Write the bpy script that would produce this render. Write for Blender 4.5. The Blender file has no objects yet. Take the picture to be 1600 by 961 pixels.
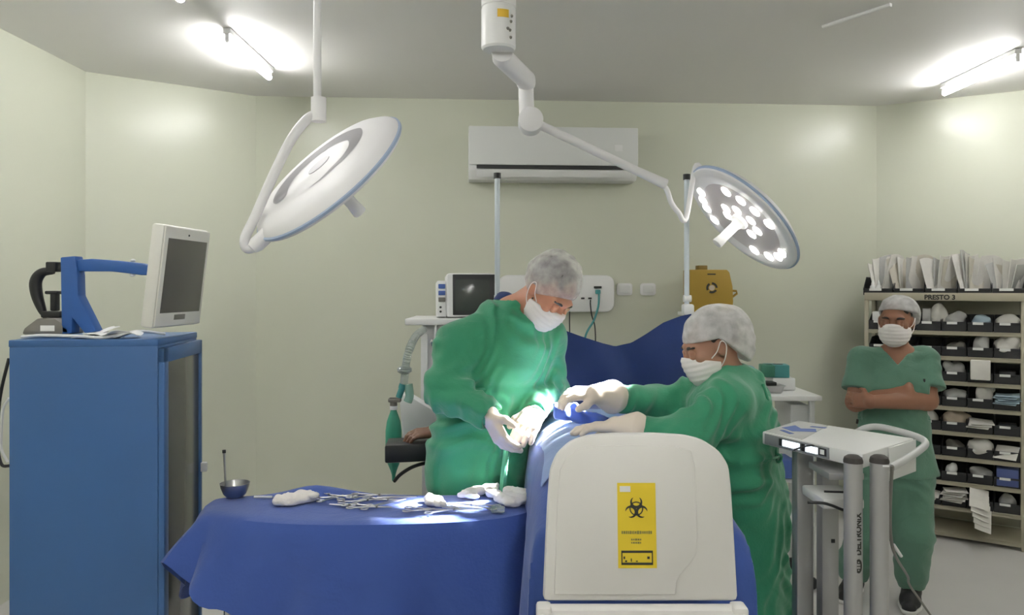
import bpy, bmesh, math, random
import numpy as np
from mathutils import Vector, Matrix
random.seed(7)
np.random.seed(7)
C = bpy.context.scene.collection
PI = math.pi
FPX, HOR, EYE = 1200.0, 450.0, 1.65        # focal length in pixels, horizon row, eye height
def P(px, py, Y):
    return Vector(((px - 800) / FPX * Y, Y, EYE - (py - HOR) / FPX * Y))
V = Vector

# ------------------------------------------------------------------ materials
MATS = {}
def M(name, col, rough=.6, metal=0., bump=0., bscale=60., var=0., vscale=8., coat=0., emit=None, estr=0., alpha=1., trans=0., spec=.5, sheen=0., sss=0., crease=0., cscale=7.):
    if name in MATS: return MATS[name]
    m = bpy.data.materials.new(name); m.use_nodes = True
    nt = m.node_tree; b = nt.nodes['Principled BSDF']
    c = (*col, 1)
    b.inputs['Base Color'].default_value = c
    b.inputs['Roughness'].default_value = rough
    b.inputs['Metallic'].default_value = metal
    b.inputs['Specular IOR Level'].default_value = spec
    b.inputs['Coat Weight'].default_value = coat
    b.inputs['Sheen Weight'].default_value = sheen
    if trans: b.inputs['Transmission Weight'].default_value = trans
    if sss:
        b.inputs['Subsurface Weight'].default_value = sss
        b.inputs['Subsurface Radius'].default_value = (.012, .005, .003)
    if alpha < 1: b.inputs['Alpha'].default_value = alpha
    if emit:
        b.inputs['Emission Color'].default_value = (*emit, 1); b.inputs['Emission Strength'].default_value = estr
    if bump or var or crease:
        tc = nt.nodes.new('ShaderNodeTexCoord')
    if bump:
        n = nt.nodes.new('ShaderNodeTexNoise'); n.inputs['Scale'].default_value = bscale; n.inputs['Detail'].default_value = 4
        bp = nt.nodes.new('ShaderNodeBump'); bp.inputs['Strength'].default_value = bump; bp.inputs['Distance'].default_value = .01
        nt.links.new(tc.outputs['Object'], n.inputs['Vector']); nt.links.new(n.outputs['Fac'], bp.inputs['Height'])
        nt.links.new(bp.outputs['Normal'], b.inputs['Normal'])
    if crease:
        n3 = nt.nodes.new('ShaderNodeTexNoise'); n3.inputs['Scale'].default_value = cscale; n3.inputs['Detail'].default_value = 2.5
        n3.inputs['Roughness'].default_value = .45; n3.inputs['Distortion'].default_value = 1.6
        b3 = nt.nodes.new('ShaderNodeBump'); b3.inputs['Strength'].default_value = crease; b3.inputs['Distance'].default_value = .02
        nt.links.new(tc.outputs['Object'], n3.inputs['Vector']); nt.links.new(n3.outputs['Fac'], b3.inputs['Height'])
        if bump: nt.links.new(bp.outputs['Normal'], b3.inputs['Normal'])
        nt.links.new(b3.outputs['Normal'], b.inputs['Normal'])
    if var:
        n2 = nt.nodes.new('ShaderNodeTexNoise'); n2.inputs['Scale'].default_value = vscale; n2.inputs['Detail'].default_value = 3
        mx = nt.nodes.new('ShaderNodeMix'); mx.data_type = 'RGBA'
        mx.inputs[6].default_value = tuple(max(0, v * (1 - var)) for v in col) + (1,)
        mx.inputs[7].default_value = tuple(min(1, v * (1 + var)) for v in col) + (1,)
        nt.links.new(tc.outputs['Object'], n2.inputs['Vector']); nt.links.new(n2.outputs['Fac'], mx.inputs[0])
        nt.links.new(mx.outputs[2], b.inputs['Base Color'])
    MATS[name] = m
    return m
def sheer(name, col, opacity):
    m = bpy.data.materials.new(name); m.use_nodes = True; nt = m.node_tree
    b = nt.nodes['Principled BSDF']; b.inputs['Base Color'].default_value = (*col, 1); b.inputs['Roughness'].default_value = .8
    out = nt.nodes['Material Output']
    t = nt.nodes.new('ShaderNodeBsdfTransparent'); mx = nt.nodes.new('ShaderNodeMixShader')
    tc = nt.nodes.new('ShaderNodeTexCoord'); n = nt.nodes.new('ShaderNodeTexNoise'); n.inputs['Scale'].default_value = 28; n.inputs['Detail'].default_value = 3
    mr = nt.nodes.new('ShaderNodeMapRange'); mr.inputs[1].default_value = .3; mr.inputs[2].default_value = .7
    mr.inputs[3].default_value = opacity - .13; mr.inputs[4].default_value = opacity + .13
    nt.links.new(tc.outputs['Object'], n.inputs['Vector']); nt.links.new(n.outputs['Fac'], mr.inputs[0])
    nt.links.new(mr.outputs[0], mx.inputs[0]); nt.links.new(t.outputs[0], mx.inputs[1]); nt.links.new(b.outputs[0], mx.inputs[2])
    nt.links.new(mx.outputs[0], out.inputs[0])
    return m

m_wall = M('wall_paint', (.615, .63, .525), .29, var=.02, vscale=2.5, bump=.02, bscale=40, spec=.45)
m_ceil = M('ceiling_paint', (.83, .815, .80), .6, var=.02, vscale=1.5)
m_floor = M('vinyl_floor', (.62, .61, .60), .35, var=.06, vscale=3)
m_white = M('white_enamel', (.80, .80, .80), .35)
m_lampwhite = M('lamp_white', (.80, .79, .80), .5)
m_lampinlay = M('lamp_inlay', (.54, .53, .55), .5)
m_lampgrey = M('lamp_grey', (.44, .43, .45), .5)
m_lampunder = M('lamp_under', (.62, .575, .585), .4)
m_rimblue = M('rim_blue', (.36, .45, .62), .35)
m_plastic = M('bin_plastic', (.745, .73, .705), .42, bump=.02, bscale=120)
m_yellow = M('label_yellow', (.78, .58, .03), .5, var=.06, vscale=20)
m_black = M('black_plastic', (.015, .016, .018), .45)
m_ink = M('ink', (.03, .03, .025), .7)
m_inkgrey = M('ink_grey', (.22, .20, .06), .7)
m_cabblue = M('cabinet_blue', (.040, .118, .295), .42, var=.08, vscale=2)
m_armblue = M('arm_blue', (.025, .10, .33), .45)
m_glassdark = M('tinted_glass', (.10, .10, .085), .18, var=.1, vscale=3)
m_screen = M('monitor_screen', (.115, .11, .095), .3)
m_monitor = M('monitor_shell', (.74, .73, .68), .4)
m_chrome = M('chrome', (.62, .62, .62), .18, 1.)
m_steel = M('steel', (.50, .50, .51), .36, 1.)
m_steeldark = M('steel_dark', (.30, .29, .28), .3, 1.)
m_drape = M('drape_blue', (.034, .082, .325), .85, bump=.12, bscale=90, var=.10, vscale=5, sheen=.25, crease=.35, cscale=3.2)
m_drapedk = M('drape_navy', (.012, .034, .14), .85, bump=.12, bscale=90, var=.12, vscale=5, sheen=.15, crease=.2, cscale=4)
m_field_glare = M('field_cloth', (.30, .40, .66), .85, bump=.1, bscale=90, crease=.25, cscale=9)  # cloth blue made paler to stand in for lamp glare
m_gown = M('gown_green', (.026, .245, .125), .8, bump=.15, bscale=160, var=.10, vscale=7, sheen=.3, crease=.55, cscale=6)
m_gowncuff = M('gown_cuff', (.09, .36, .22), .9, bump=.2, bscale=200)
m_scrub = M('scrub_green', (.092, .205, .145), .85, bump=.15, bscale=160, var=.08, vscale=7, sheen=.2, crease=.45, cscale=7)
m_scrubblue = M('scrub_blue', (.05, .12, .26), .85)
m_glove = M('latex_glove', (.78, .68, .58), .5, bump=.08, bscale=60)
m_skin1 = M('skin_fair', (.50, .235, .15), .5, var=.08, vscale=14, sss=.15)
m_skin2 = M('skin_tan', (.36, .185, .12), .5, var=.08, vscale=14, sss=.15)
m_skin3 = M('skin_brown', (.27, .125, .072), .5, var=.08, vscale=14, sss=.15)
m_skin4 = M('skin_deep', (.20, .10, .065), .5, var=.08, vscale=14, sss=.12)
m_hair = M('hair_dark', (.018, .014, .012), .5)
m_mask = M('mask_white', (.83, .79, .77), .8, bump=.05, bscale=150)
m_cap = sheer('cap_sheer', (.80, .78, .78), .42)
m_cap2 = sheer('cap_sheer_dense', (.80, .79, .79), .62)
m_gauze = M('gauze', (.84, .80, .76), .95, bump=.5, bscale=70)
m_shelf = M('shelf_beige', (.40, .37, .28), .5, var=.05)
m_shelfback = M('shelf_back', (.40, .385, .31), .6)
m_bin = M('bin_black', (.018, .018, .021), .4)
m_card = M('label_card', (.80, .80, .78), .6)
m_pouch = M('pouch_paper', (.72, .70, .66), .7, bump=.2, bscale=30, var=.08, vscale=14)
m_pouchg = M('pouch_film', (.50, .50, .49), .35, bump=.3, bscale=30, var=.12, vscale=14)
m_pouchb = M('pouch_blue', (.40, .52, .60), .5, bump=.2, bscale=30, var=.12, vscale=14)
m_beige = M('bag_beige', (.52, .43, .34), .6, bump=.2, bscale=40, var=.1, vscale=14)
m_bluebox = M('box_blue', (.07, .10, .27), .5)
m_post = M('cart_grey', (.40, .40, .40), .38, .3)
m_cartwhite = M('cart_white', (.70, .71, .70), .4)
m_sharps = M('sharps_yellow', (.37, .235, .03), .65, var=.06, vscale=9)
m_green = M('bag_green', (.03, .26, .17), .45)
m_glovebox = M('glovebox_green', (.04, .20, .13), .5)
m_teal = M('glovebox_teal', (.06, .28, .28), .5)
m_clear = M('clear_plastic', (.75, .82, .80), .15, trans=.75, spec=.5)
m_teeth = M('machine_grey', (.60, .60, .61), .45)
m_lens = M('lens_glow', (1, 1, 1), .4, emit=(1, .97, .92), estr=9.)
m_tube = M('tube_glow', (1, 1, 1), .4, emit=(1, .99, .975), estr=46.)
m_disp = M('display_glow', (.8, .9, 1), .3, emit=(.8, .9, 1), estr=.8)
m_eye = M('eye_white', (.7, .68, .65), .25)
m_iris = M('iris', (.03, .015, .01), .2)
m_shoe = M('shoe_black', (.012, .012, .014), .6)
m_sole = M('shoe_sole', (.75, .74, .72), .6)
m_paper = M('paper', (.80, .80, .80), .7)
m_graydev = M('device_grey', (.19, .18, .16), .5)
m_blueprint = M('print_blue', (.06, .12, .38), .5)
m_orange = M('sticker_yellow', (.80, .50, .04), .5)

# ------------------------------------------------------------------ object helpers
WORLD = {}
def wm(o): return WORLD.get(o.name, Matrix.Identity(4))
def thing(name, label, cat, loc=(0, 0, 0), rz=0., group=None, mat=None):
    o = bpy.data.objects.new(name, None); C.objects.link(o)
    o.empty_display_size = .05
    W = mat if mat is not None else Matrix.Translation(V(loc)) @ Matrix.Rotation(rz, 4, 'Z')
    o.matrix_world = W
    WORLD[o.name] = W.copy()
    o['label'] = label; o['category'] = cat
    if group: o['group'] = group
    return o
def tag(o, label, cat, group=None):
    o['label'] = label; o['category'] = cat
    if group: o['group'] = group
    return o
def obj(name, bm, mat, parent=None, world=False, smooth=True, label=None, mats=None):
    me = bpy.data.meshes.new(name)
    if isinstance(bm, bmesh.types.BMesh):
        if world and parent is not None: bm.transform(wm(parent).inverted())
        bmesh.ops.recalc_face_normals(bm, faces=bm.faces[:])
        bm.to_mesh(me); bm.free()
    else:
        vs, fs = bm
        if world and parent is not None:
            I = np.array(wm(parent).inverted()); vs = vs @ I[:3, :3].T + I[:3, 3]
        me.vertices.add(len(vs)); me.vertices.foreach_set('co', np.asarray(vs, np.float32).ravel())
        nf = len(fs); me.loops.add(nf * 4); me.polygons.add(nf)
        me.loops.foreach_set('vertex_index', np.asarray(fs, np.int32).ravel())
        me.polygons.foreach_set('loop_start', np.arange(0, nf * 4, 4, dtype=np.int32))
        me.update(calc_edges=True); me.validate()
    if smooth:
        me.polygons.foreach_set('use_smooth', [True] * len(me.polygons))
        if isinstance(bm, bmesh.types.BMesh) and hasattr(me, 'set_sharp_from_angle'):
            me.set_sharp_from_angle(angle=math.radians(38))
    for mm in (mats or [mat]): me.materials.append(mm)
    o = bpy.data.objects.new(name, me); C.objects.link(o)
    if parent is not None:
        o.parent = parent; WORLD[o.name] = wm(parent).copy()
    else: WORLD[o.name] = Matrix.Identity(4)
    if label: o['label'] = label
    return o
def struct(name, bm, mat):
    o = obj(name, bm, mat); o['kind'] = 'structure'; return o
def copy_tree(o, parent=None):
    c = o.copy(); C.objects.link(c)
    if parent is not None: c.parent = parent
    for ch in o.children: copy_tree(ch, c)
    return c

def B(): return bmesh.new()
def merge(bm, t, mat=None):
    if mat is not None: t.transform(mat)
    me = bpy.data.meshes.new('tmp'); t.to_mesh(me); t.free(); bm.from_mesh(me); bpy.data.meshes.remove(me)
def bx(bm, c, s, bev=.004, mat=None, seg=2, rot=None):
    t = bmesh.new(); bmesh.ops.create_cube(t, size=1)
    bmesh.ops.scale(t, vec=V(s), verts=t.verts)
    b = min(bev, min(s) * .45)
    if b > 0: bmesh.ops.bevel(t, geom=t.edges[:], offset=b, segments=seg, affect='EDGES', profile=.5)
    if rot is not None: t.transform(rot)
    bmesh.ops.translate(t, vec=V(c), verts=t.verts)
    merge(bm, t, mat)
    return bm
def frame_z(d):
    d = V(d).normalized(); up = V((0, 0, 1)) if abs(d.z) < .95 else V((1, 0, 0))
    x = up.cross(d).normalized(); y = d.cross(x)
    return Matrix((x, y, d)).transposed().to_4x4()
def catmull(pts, n=8):
    pts = [V(p) for p in pts]
    if len(pts) < 3: return pts
    out = []
    q = [pts[0] * 2 - pts[1]] + pts + [pts[-1] * 2 - pts[-2]]
    for i in range(1, len(q) - 2):
        for k in range(n):
            t = k / n; a, b, c, d = q[i - 1], q[i], q[i + 1], q[i + 2]
            out.append(.5 * ((2 * b) + (c - a) * t + (2 * a - 5 * b + 4 * c - d) * t * t + (3 * b - a - 3 * c + d) * t ** 3))
    out.append(pts[-1]); return out
def tube(bm, pts, r, n=12, smooth=0, r2=None, caps=True):
    pts = catmull(pts, smooth) if smooth else [V(p) for p in pts]
    L = len(pts); rings = []; prev = None
    for i, p in enumerate(pts):
        d = (pts[min(i + 1, L - 1)] - pts[max(i - 1, 0)]).normalized()
        if prev is None:
            up = V((0, 0, 1)) if abs(d.z) < .9 else V((1, 0, 0)); x = up.cross(d).normalized()
        else: x = (prev - d * prev.dot(d)).normalized()
        prev = x; y = d.cross(x)
        rr = r if r2 is None else r + (r2 - r) * i / (L - 1)
        if callable(r): rr = r(i / (L - 1))
        rings.append([bm.verts.new(p + (x * math.cos(a) + y * math.sin(a)) * rr) for a in [2 * PI * k / n for k in range(n)]])
    for a, b in zip(rings, rings[1:]):
        for k in range(n): bm.faces.new((a[k], a[(k + 1) % n], b[(k + 1) % n], b[k]))
    if caps: bm.faces.new(rings[0][::-1]); bm.faces.new(rings[-1])
    return bm
def lathe(bm, prof, n=40, mat=None):
    t = bmesh.new(); rings = []
    for r, z in prof:
        if r < 1e-6: rings.append([t.verts.new((0, 0, z))])
        else: rings.append([t.verts.new((r * math.cos(2 * PI * k / n), r * math.sin(2 * PI * k / n), z)) for k in range(n)])
    for a, b in zip(rings, rings[1:]):
        for k in range(n):
            k2 = (k + 1) % n
            if len(a) == 1 and len(b) == 1: continue
            if len(a) == 1: t.faces.new((a[0], b[k], b[k2]))
            elif len(b) == 1: t.faces.new((a[k], b[0], a[k2]))
            else: t.faces.new((a[k], b[k], b[k2], a[k2]))
    merge(bm, t, mat); return bm
def prism(bm, poly, th, mat=None, bev=0.):
    """2-D outline in XY extruded along +Z by th."""
    t = bmesh.new(); vs = [t.verts.new((x, y, 0)) for x, y in poly]
    f = t.faces.new(vs); r = bmesh.ops.extrude_face_region(t, geom=[f])
    bmesh.ops.translate(t, vec=(0, 0, th), verts=[g for g in r['geom'] if isinstance(g, bmesh.types.BMVert)])
    if bev: bmesh.ops.bevel(t, geom=t.edges[:], offset=bev, segments=2, affect='EDGES', profile=.5)
    merge(bm, t, mat); return bm
def rrect(w, h, r, n=6):
    out = []
    for cx, cy, a0 in ((w / 2 - r, h / 2 - r, 0), (-w / 2 + r, h / 2 - r, PI / 2), (-w / 2 + r, -h / 2 + r, PI), (w / 2 - r, -h / 2 + r, 1.5 * PI)):
        for k in range(n + 1):
            a = a0 + PI / 2 * k / n; out.append((cx + r * math.cos(a), cy + r * math.sin(a)))
    return out
def sheet(fn, nu, nv, th=.004):
    """a cloth: fn(u,v)->point, given a thickness."""
    bm = bmesh.new()
    g = [[bm.verts.new(fn(i / nu, j / nv)) for j in range(nv + 1)] for i in range(nu + 1)]
    for i in range(nu):
        for j in range(nv): bm.faces.new((g[i][j], g[i + 1][j], g[i + 1][j + 1], g[i][j + 1]))
    bm.normal_update()
    bmesh.ops.solidify(bm, geom=bm.faces[:], thickness=th)
    return bm
def ball(bm, c, r, sub=2, mat=None, scale=None):
    t = bmesh.new(); bmesh.ops.create_icosphere(t, subdivisions=sub, radius=r)
    if scale: bmesh.ops.scale(t, vec=V(scale), verts=t.verts)
    bmesh.ops.translate(t, vec=V(c), verts=t.verts); merge(bm, t, mat); return bm
def text_mesh(s, size, th=.0006, off=0.):
    cu = bpy.data.curves.new('txt', 'FONT'); cu.body = s; cu.size = size; cu.extrude = th; cu.offset = off; cu.align_x = 'CENTER'; cu.align_y = 'CENTER'
    o = bpy.data.objects.new('txt', cu); C.objects.link(o)
    dg = bpy.context.evaluated_depsgraph_get(); ev = o.evaluated_get(dg)
    me = bpy.data.meshes.new_from_object(ev)
    bm = bmesh.new(); bm.from_mesh(me); bpy.data.meshes.remove(me)
    bpy.data.objects.remove(o); bpy.data.curves.remove(cu)
    return bm

# ------------------------------------------------------------------ soft-body surfaces (distance field + surface nets)
class SDF:
    def __init__(s, lo, hi, h):
        s.h = h; s.lo = np.array(lo, np.float32)
        n = [max(4, int(math.ceil((hi[i] - lo[i]) / h)) + 1) for i in range(3)]
        s.n = n; s.ax = [(s.lo[i] + np.arange(n[i], dtype=np.float32) * h).astype(np.float32) for i in range(3)]
        s.D = np.full(n, 1., np.float32)
    def blk(s, lo, hi):
        sl = []
        for i in range(3):
            a = int(max(0, math.floor((lo[i] - s.lo[i]) / s.h))); b = int(min(s.n[i], math.ceil((hi[i] - s.lo[i]) / s.h) + 1))
            if b <= a: return None
            sl.append(slice(a, b))
        return tuple(sl), np.meshgrid(*[s.ax[i][sl[i]] for i in range(3)], indexing='ij', sparse=True)
    def put(s, fn, lo, hi, k, op='u'):
        pad = k + 4 * s.h + .02
        r = s.blk([lo[i] - pad for i in range(3)], [hi[i] + pad for i in range(3)])
        if r is None: return
        sl, (X, Y, Z) = r
        d = fn(X, Y, Z).astype(np.float32); D = s.D[sl]
        if op == 'u':
            if k > 0:
                hh = np.clip(.5 + .5 * (D - d) / k, 0, 1); s.D[sl] = D + (d - D) * hh - k * hh * (1 - hh)
            else: s.D[sl] = np.minimum(D, d)
        elif op == 's':
            if k > 0:
                hh = np.clip(.5 - .5 * (D + d) / k, 0, 1); s.D[sl] = D + (-d - D) * hh + k * hh * (1 - hh)
            else: s.D[sl] = np.maximum(D, -d)
    def cone(s, a, b, ra, rb, k=.02, flat=None, fold=None, op='u'):
        a = np.array(a, float); b = np.array(b, float); ba = b - a; L2 = float(ba @ ba); L = math.sqrt(L2)
        R = max(ra, rb) + (abs(fold[0]) if fold else 0)
        e = ba / L; u0 = np.cross(e, [0, 0, 1.] if abs(e[2]) < .9 else [1., 0, 0]); u0 /= np.linalg.norm(u0); v0 = np.cross(e, u0)
        def fn(X, Y, Z):
            px, py, pz = X - a[0], Y - a[1], Z - a[2]
            tt = (px * ba[0] + py * ba[1] + pz * ba[2]) / L2; t = np.clip(tt, 0, 1)
            qx, qy, qz = px - t * ba[0], py - t * ba[1], pz - t * ba[2]
            if flat is not None:
                w, sc = flat; dw = (qx * w[0] + qy * w[1] + qz * w[2]) * (1 / sc - 1)
                l = np.sqrt((qx + dw * w[0]) ** 2 + (qy + dw * w[1]) ** 2 + (qz + dw * w[2]) ** 2)
            else: l = np.sqrt(qx * qx + qy * qy + qz * qz)
            r = ra + (rb - ra) * t
            if fold:
                A, fr, na, ph = fold
                phi = np.arctan2(qx * v0[0] + qy * v0[1] + qz * v0[2], qx * u0[0] + qy * u0[1] + qz * u0[2])
                if na == 0:      # rings of gathers across a sleeve
                    f = np.sin(fr * t * L + 1.1 * np.sin(phi + ph) + .7 * np.sin(2 * phi + 2.3 * ph) + ph)
                    f = (1 - .8 * t ** 3) * (.9 - 1.8 * np.sqrt((f / 1.6) ** 2 + .06)) * (.55 + .45 * np.sin(phi * 2 + ph * 3 + fr * .35 * t * L))
                else:            # folds running along a skirt
                    f = (np.sin(na * phi + ph + 1.3 * np.sin(fr * t * L + ph)) + .6 * np.sin((2 * na - 1) * phi + 2.1 * ph + fr * t * L)) * (.15 + .85 * t)
                r = r + A * f
            return (l - r) * (1. if flat is None else min(1., flat[1]) * .5 + .5)
        lo = np.minimum(a, b) - R; hi = np.maximum(a, b) + R
        s.put(fn, lo, hi, k, op)
    def ell(s, c, r, R=None, k=.02, op='u'):
        c = np.array(c, float); r = np.array(r, float)
        A = np.array(R, float) if R is not None else np.eye(3)       # rows: local axes
        def fn(X, Y, Z):
            px, py, pz = X - c[0], Y - c[1], Z - c[2]
            q = [px * A[i][0] + py * A[i][1] + pz * A[i][2] for i in range(3)]
            k0 = np.sqrt(sum((q[i] / r[i]) ** 2 for i in range(3))); k1 = np.sqrt(sum((q[i] / r[i] ** 2) ** 2 for i in range(3))) + 1e-9
            return k0 * (k0 - 1) / k1
        m = r.max(); s.put(fn, c - m, c + m, k, op)
    def plane(s, c, n):      # keep the side the normal points away from
        X, Y, Z = np.meshgrid(*s.ax, indexing='ij', sparse=True); n = np.array(n, float); n = n / np.linalg.norm(n)
        s.D = np.maximum(s.D, ((X - c[0]) * n[0] + (Y - c[1]) * n[1] + (Z - c[2]) * n[2]).astype(np.float32))
    def lumps(s, amp, fr, ph=0.):
        X, Y, Z = np.meshgrid(*s.ax, indexing='ij', sparse=True)
        wx = .35 * np.sin(fr * .7 * Z + ph) ; wy = .35 * np.sin(fr * .6 * X + 1.7 * ph)
        f = np.sin(fr * X + 2 * wy + ph) * np.sin(fr * .9 * Y + 2 * wx + 2 * ph) + .6 * np.sin(fr * 1.1 * Z + fr * .8 * X + 3 * wx) * np.sin(fr * .7 * Y - fr * .5 * Z + ph)
        s.D -= (amp * f).astype(np.float32)
    def wrinkle(s, amp, fr, d=(0, 0, 1), ph=0.):
        """ridged creases running across direction d."""
        X, Y, Z = np.meshgrid(*s.ax, indexing='ij', sparse=True); d = np.array(d, float); d /= np.linalg.norm(d)
        w = .9 * np.sin(fr * .55 * X + ph) + .9 * np.sin(fr * .5 * Y + 1.3 * ph) + .7 * np.sin(fr * .45 * Z + 2.1 * ph)
        q = np.sin(fr * (X * d[0] + Y * d[1] + Z * d[2]) + 1.4 * w + ph)
        m = np.clip(.5 + .8 * np.sin(fr * .31 * (X + Y) + 2 * ph) * np.sin(fr * .27 * Z + ph), 0, 1)
        s.D -= (amp * m * (1.08 - np.sqrt(q * q + .25)) * 1.6).astype(np.float32)
    def mesh(s):
        D = s.D; n = s.n; neg = D < 0
        cnt = np.zeros([i - 1 for i in n], np.int8)
        for dx in (0, 1):
            for dy in (0, 1):
                for dz in (0, 1): cnt += neg[dx:n[0] - 1 + dx, dy:n[1] - 1 + dy, dz:n[2] - 1 + dz]
        act = (cnt > 0) & (cnt < 8); I = np.argwhere(act); idx = np.full(act.shape, -1, np.int32); idx[act] = np.arange(len(I))
        pos = np.zeros((len(I), 3)); num = np.zeros(len(I))
        cor = [(a, b, c) for a in (0, 1) for b in (0, 1) for c in (0, 1)]
        val = {c: D[I[:, 0] + c[0], I[:, 1] + c[1], I[:, 2] + c[2]] for c in cor}
        for c in cor:
            for ax in range(3):
                if c[ax] == 0:
                    c2 = tuple(1 if i == ax else c[i] for i in range(3)); a, b = val[c], val[c2]
                    mk = (a < 0) != (b < 0); t = np.where(mk, a / np.where(mk, a - b, 1), 0)
                    for i in range(3): pos[:, i] += mk * (c[i] + (t if i == ax else 0))
                    num += mk
        pos = (pos / num[:, None] + I) * s.h + s.lo
        faces = []
        for ax in range(3):
            o1, o2 = (ax + 1) % 3, (ax + 2) % 3
            A = [slice(None)] * 3; Bq = [slice(None)] * 3; A[ax] = slice(0, -1); Bq[ax] = slice(1, None)
            ng, nb = neg[tuple(A)], neg[tuple(Bq)]; E = np.argwhere(ng != nb)
            E = E[(E[:, o1] > 0) & (E[:, o2] > 0) & (E[:, o1] < n[o1] - 1) & (E[:, o2] < n[o2] - 1)]
            fl = ng[E[:, 0], E[:, 1], E[:, 2]]
            q = []
            for d1, d2 in ((1, 1), (0, 1), (0, 0), (1, 0)):
                e = E.copy(); e[:, o1] -= d1; e[:, o2] -= d2; q.append(idx[e[:, 0], e[:, 1], e[:, 2]])
            q = np.stack(q, 1); q = np.where(fl[:, None], q, q[:, ::-1])
            faces.append(q)
        F = np.concatenate(faces); F = F[(F >= 0).all(1)]
        return pos, F
def bounds(pts, pad):
    a = np.array([list(p) for p in pts]); return a.min(0) - pad, a.max(0) + pad
def orth(F, U):
    F = V(F).normalized(); U = V(U); U = (U - F * U.dot(F)).normalized(); return F, U, U.cross(F)
# ================================================================== THE ROOM
CEIL = 3.0
BL, BR = V((-1.80, 5.40, 0)), V((2.70, 5.69, 0))          # ends of the back wall
RD = V((math.cos(math.radians(29)), -math.sin(math.radians(29)), 0))
RE = BR + RD * (1.55 / RD.x)                                # chamfer wall end
LE = V((-2.66, 4.79, 0))
def wall(name, a, b, th=.12):
    d = (b - a).normalized(); n = V((-d.y, d.x, 0))         # outward side
    bm = B(); vs = []
    for p in (a, b, b + n * th, a + n * th):
        vs.append((bm.verts.new((p.x, p.y, 0)), bm.verts.new((p.x, p.y, CEIL))))
    for i in range(4):
        j = (i + 1) % 4; bm.faces.new((vs[i][0], vs[j][0], vs[j][1], vs[i][1]))
    bm.faces.new([v[1] for v in vs]); bm.faces.new([v[0] for v in vs][::-1])
    o = obj(name, bm, m_wall, smooth=False); o['kind'] = 'structure'; return o
LB, RB = V((-2.66, -1.6, 0)), V((RE.x, -1.6, 0))
wall('wall_back', BL, BR); wall('wall_right_corner', BR, RE); wall('wall_right', RE, RB)
wall('wall_front', RB, LB); wall('wall_left', LB, LE); wall('wall_left_corner', LE, BL)
struct('floor', bx(B(), (.75, 2.0, -.05), (7.4, 8.0, .1), 0), m_floor)
struct('ceiling', bx(B(), (.75, 2.0, CEIL + .05), (7.4, 8.0, .1), 0), m_ceil)
def on_back(px, py, off=0.):
    """point of the back wall seen at a pixel."""
    d = BR - BL; k = (px - 800) / FPX
    t = (k * BL.y - BL.x) / (d.x - k * d.y); p = BL + d * t
    n = V((d.y, -d.x, 0)).normalized()
    return V((p.x, p.y, EYE - (py - HOR) / FPX * p.y)) + n * off
BRZ = math.atan2(.29, 4.5)

# ------------------------------------------------------------------ ceiling tube lights
def tube_light(x, y, L, label, rz=0.):
    t = thing('ceiling_light', label, 'ceiling light', (x, y, CEIL), rz, 'fluorescent ceiling lights')
    obj('housing', bx(B(), (0, 0, -.016), (.042, L, .032), .005), m_white, t)
    obj('glow_tube', tube(B(), [(0, -L / 2 + .02, -.066), (0, L / 2 - .02, -.066)], .018, 8), m_tube, t)
    for s in (-1, 1): obj('tube_holder', bx(B(), (0, s * (L / 2 - .010), -.050), (.022, .012, .05), .004), m_white, t)
    return t
tube_light(-1.48, 4.34, .72, 'lit tube light on the ceiling near the corner above the blue cabinet')
tube_light(-1.47, 3.07, .72, 'lit tube light at the top edge, in line before the one above the cabinet')
tube_light(2.85, 4.70, .76, 'lit tube light on the ceiling above the shelf of black bins')
tube_light(2.85, 3.1, .76, 'tube light in line before the one above the bin shelf')
for i, (x, y) in enumerate(((-1.55, 1.0), (.7, .2), (.7, -1.0))):  # unseen tubes added to raise the overall light in the room
    tube_light(x, y, 1.2, ['tube light above the blue cabinet side of the room, behind the camera', 'tube light over the middle of the room', 'tube light by the wall behind the camera'][i])
a, b = P(1286, 40, 3.95), P(1392, 4, 3.64)
cd = obj('cable_trunking', tube(B(), [V((a.x, a.y, CEIL - .006)), V((b.x, b.y, CEIL - .006))], .011, 8), m_white)  # pale ceiling stripe built as a thin white tube
tag(cd, 'thin white cable trunking strip on the ceiling', 'trunking')

# ------------------------------------------------------------------ air conditioner
p = on_back(860, 247)
ac = thing('air_conditioner', 'white split air conditioner high on the pale green wall', 'air conditioner', p, BRZ)
W_, H_ = 1.18, .365
prof = [(-.002, -H_ / 2), (-.16, -H_ / 2), (-.205, -H_ / 2 + .06), (-.215, -.06), (-.215, H_ / 2 - .03), (-.19, H_ / 2), (-.002, H_ / 2)]
bm = B(); prism(bm, prof, W_, Matrix.Translation((-W_ / 2, 0, 0)) @ Matrix(((0, 0, 1, 0), (1, 0, 0, 0), (0, 1, 0, 0), (0, 0, 0, 1))), .006)
obj('housing', bm, m_white, ac)
obj('front_panel', bx(B(), (0, -.221, .045), (W_ - .004, .014, H_ - .10), .005), m_cartwhite, ac)
obj('air_outlet', bx(B(), (0, -.2115, -H_ / 2 + .083), (W_ - .11, .016, .026), .002), m_black, ac)
fl = B(); bx(fl, (0, 0, 0), (W_ - .115, .008, .055), .003); fl.transform(Matrix.Translation((0, -.213, -H_ / 2 + .038)) @ Matrix.Rotation(.5, 4, 'X'))
obj('louvre_flap', fl, m_white, ac)
obj('display', bx(B(), (.45, -.2285, .035), (.055, .002, .045), .001), m_paper, ac)

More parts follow.
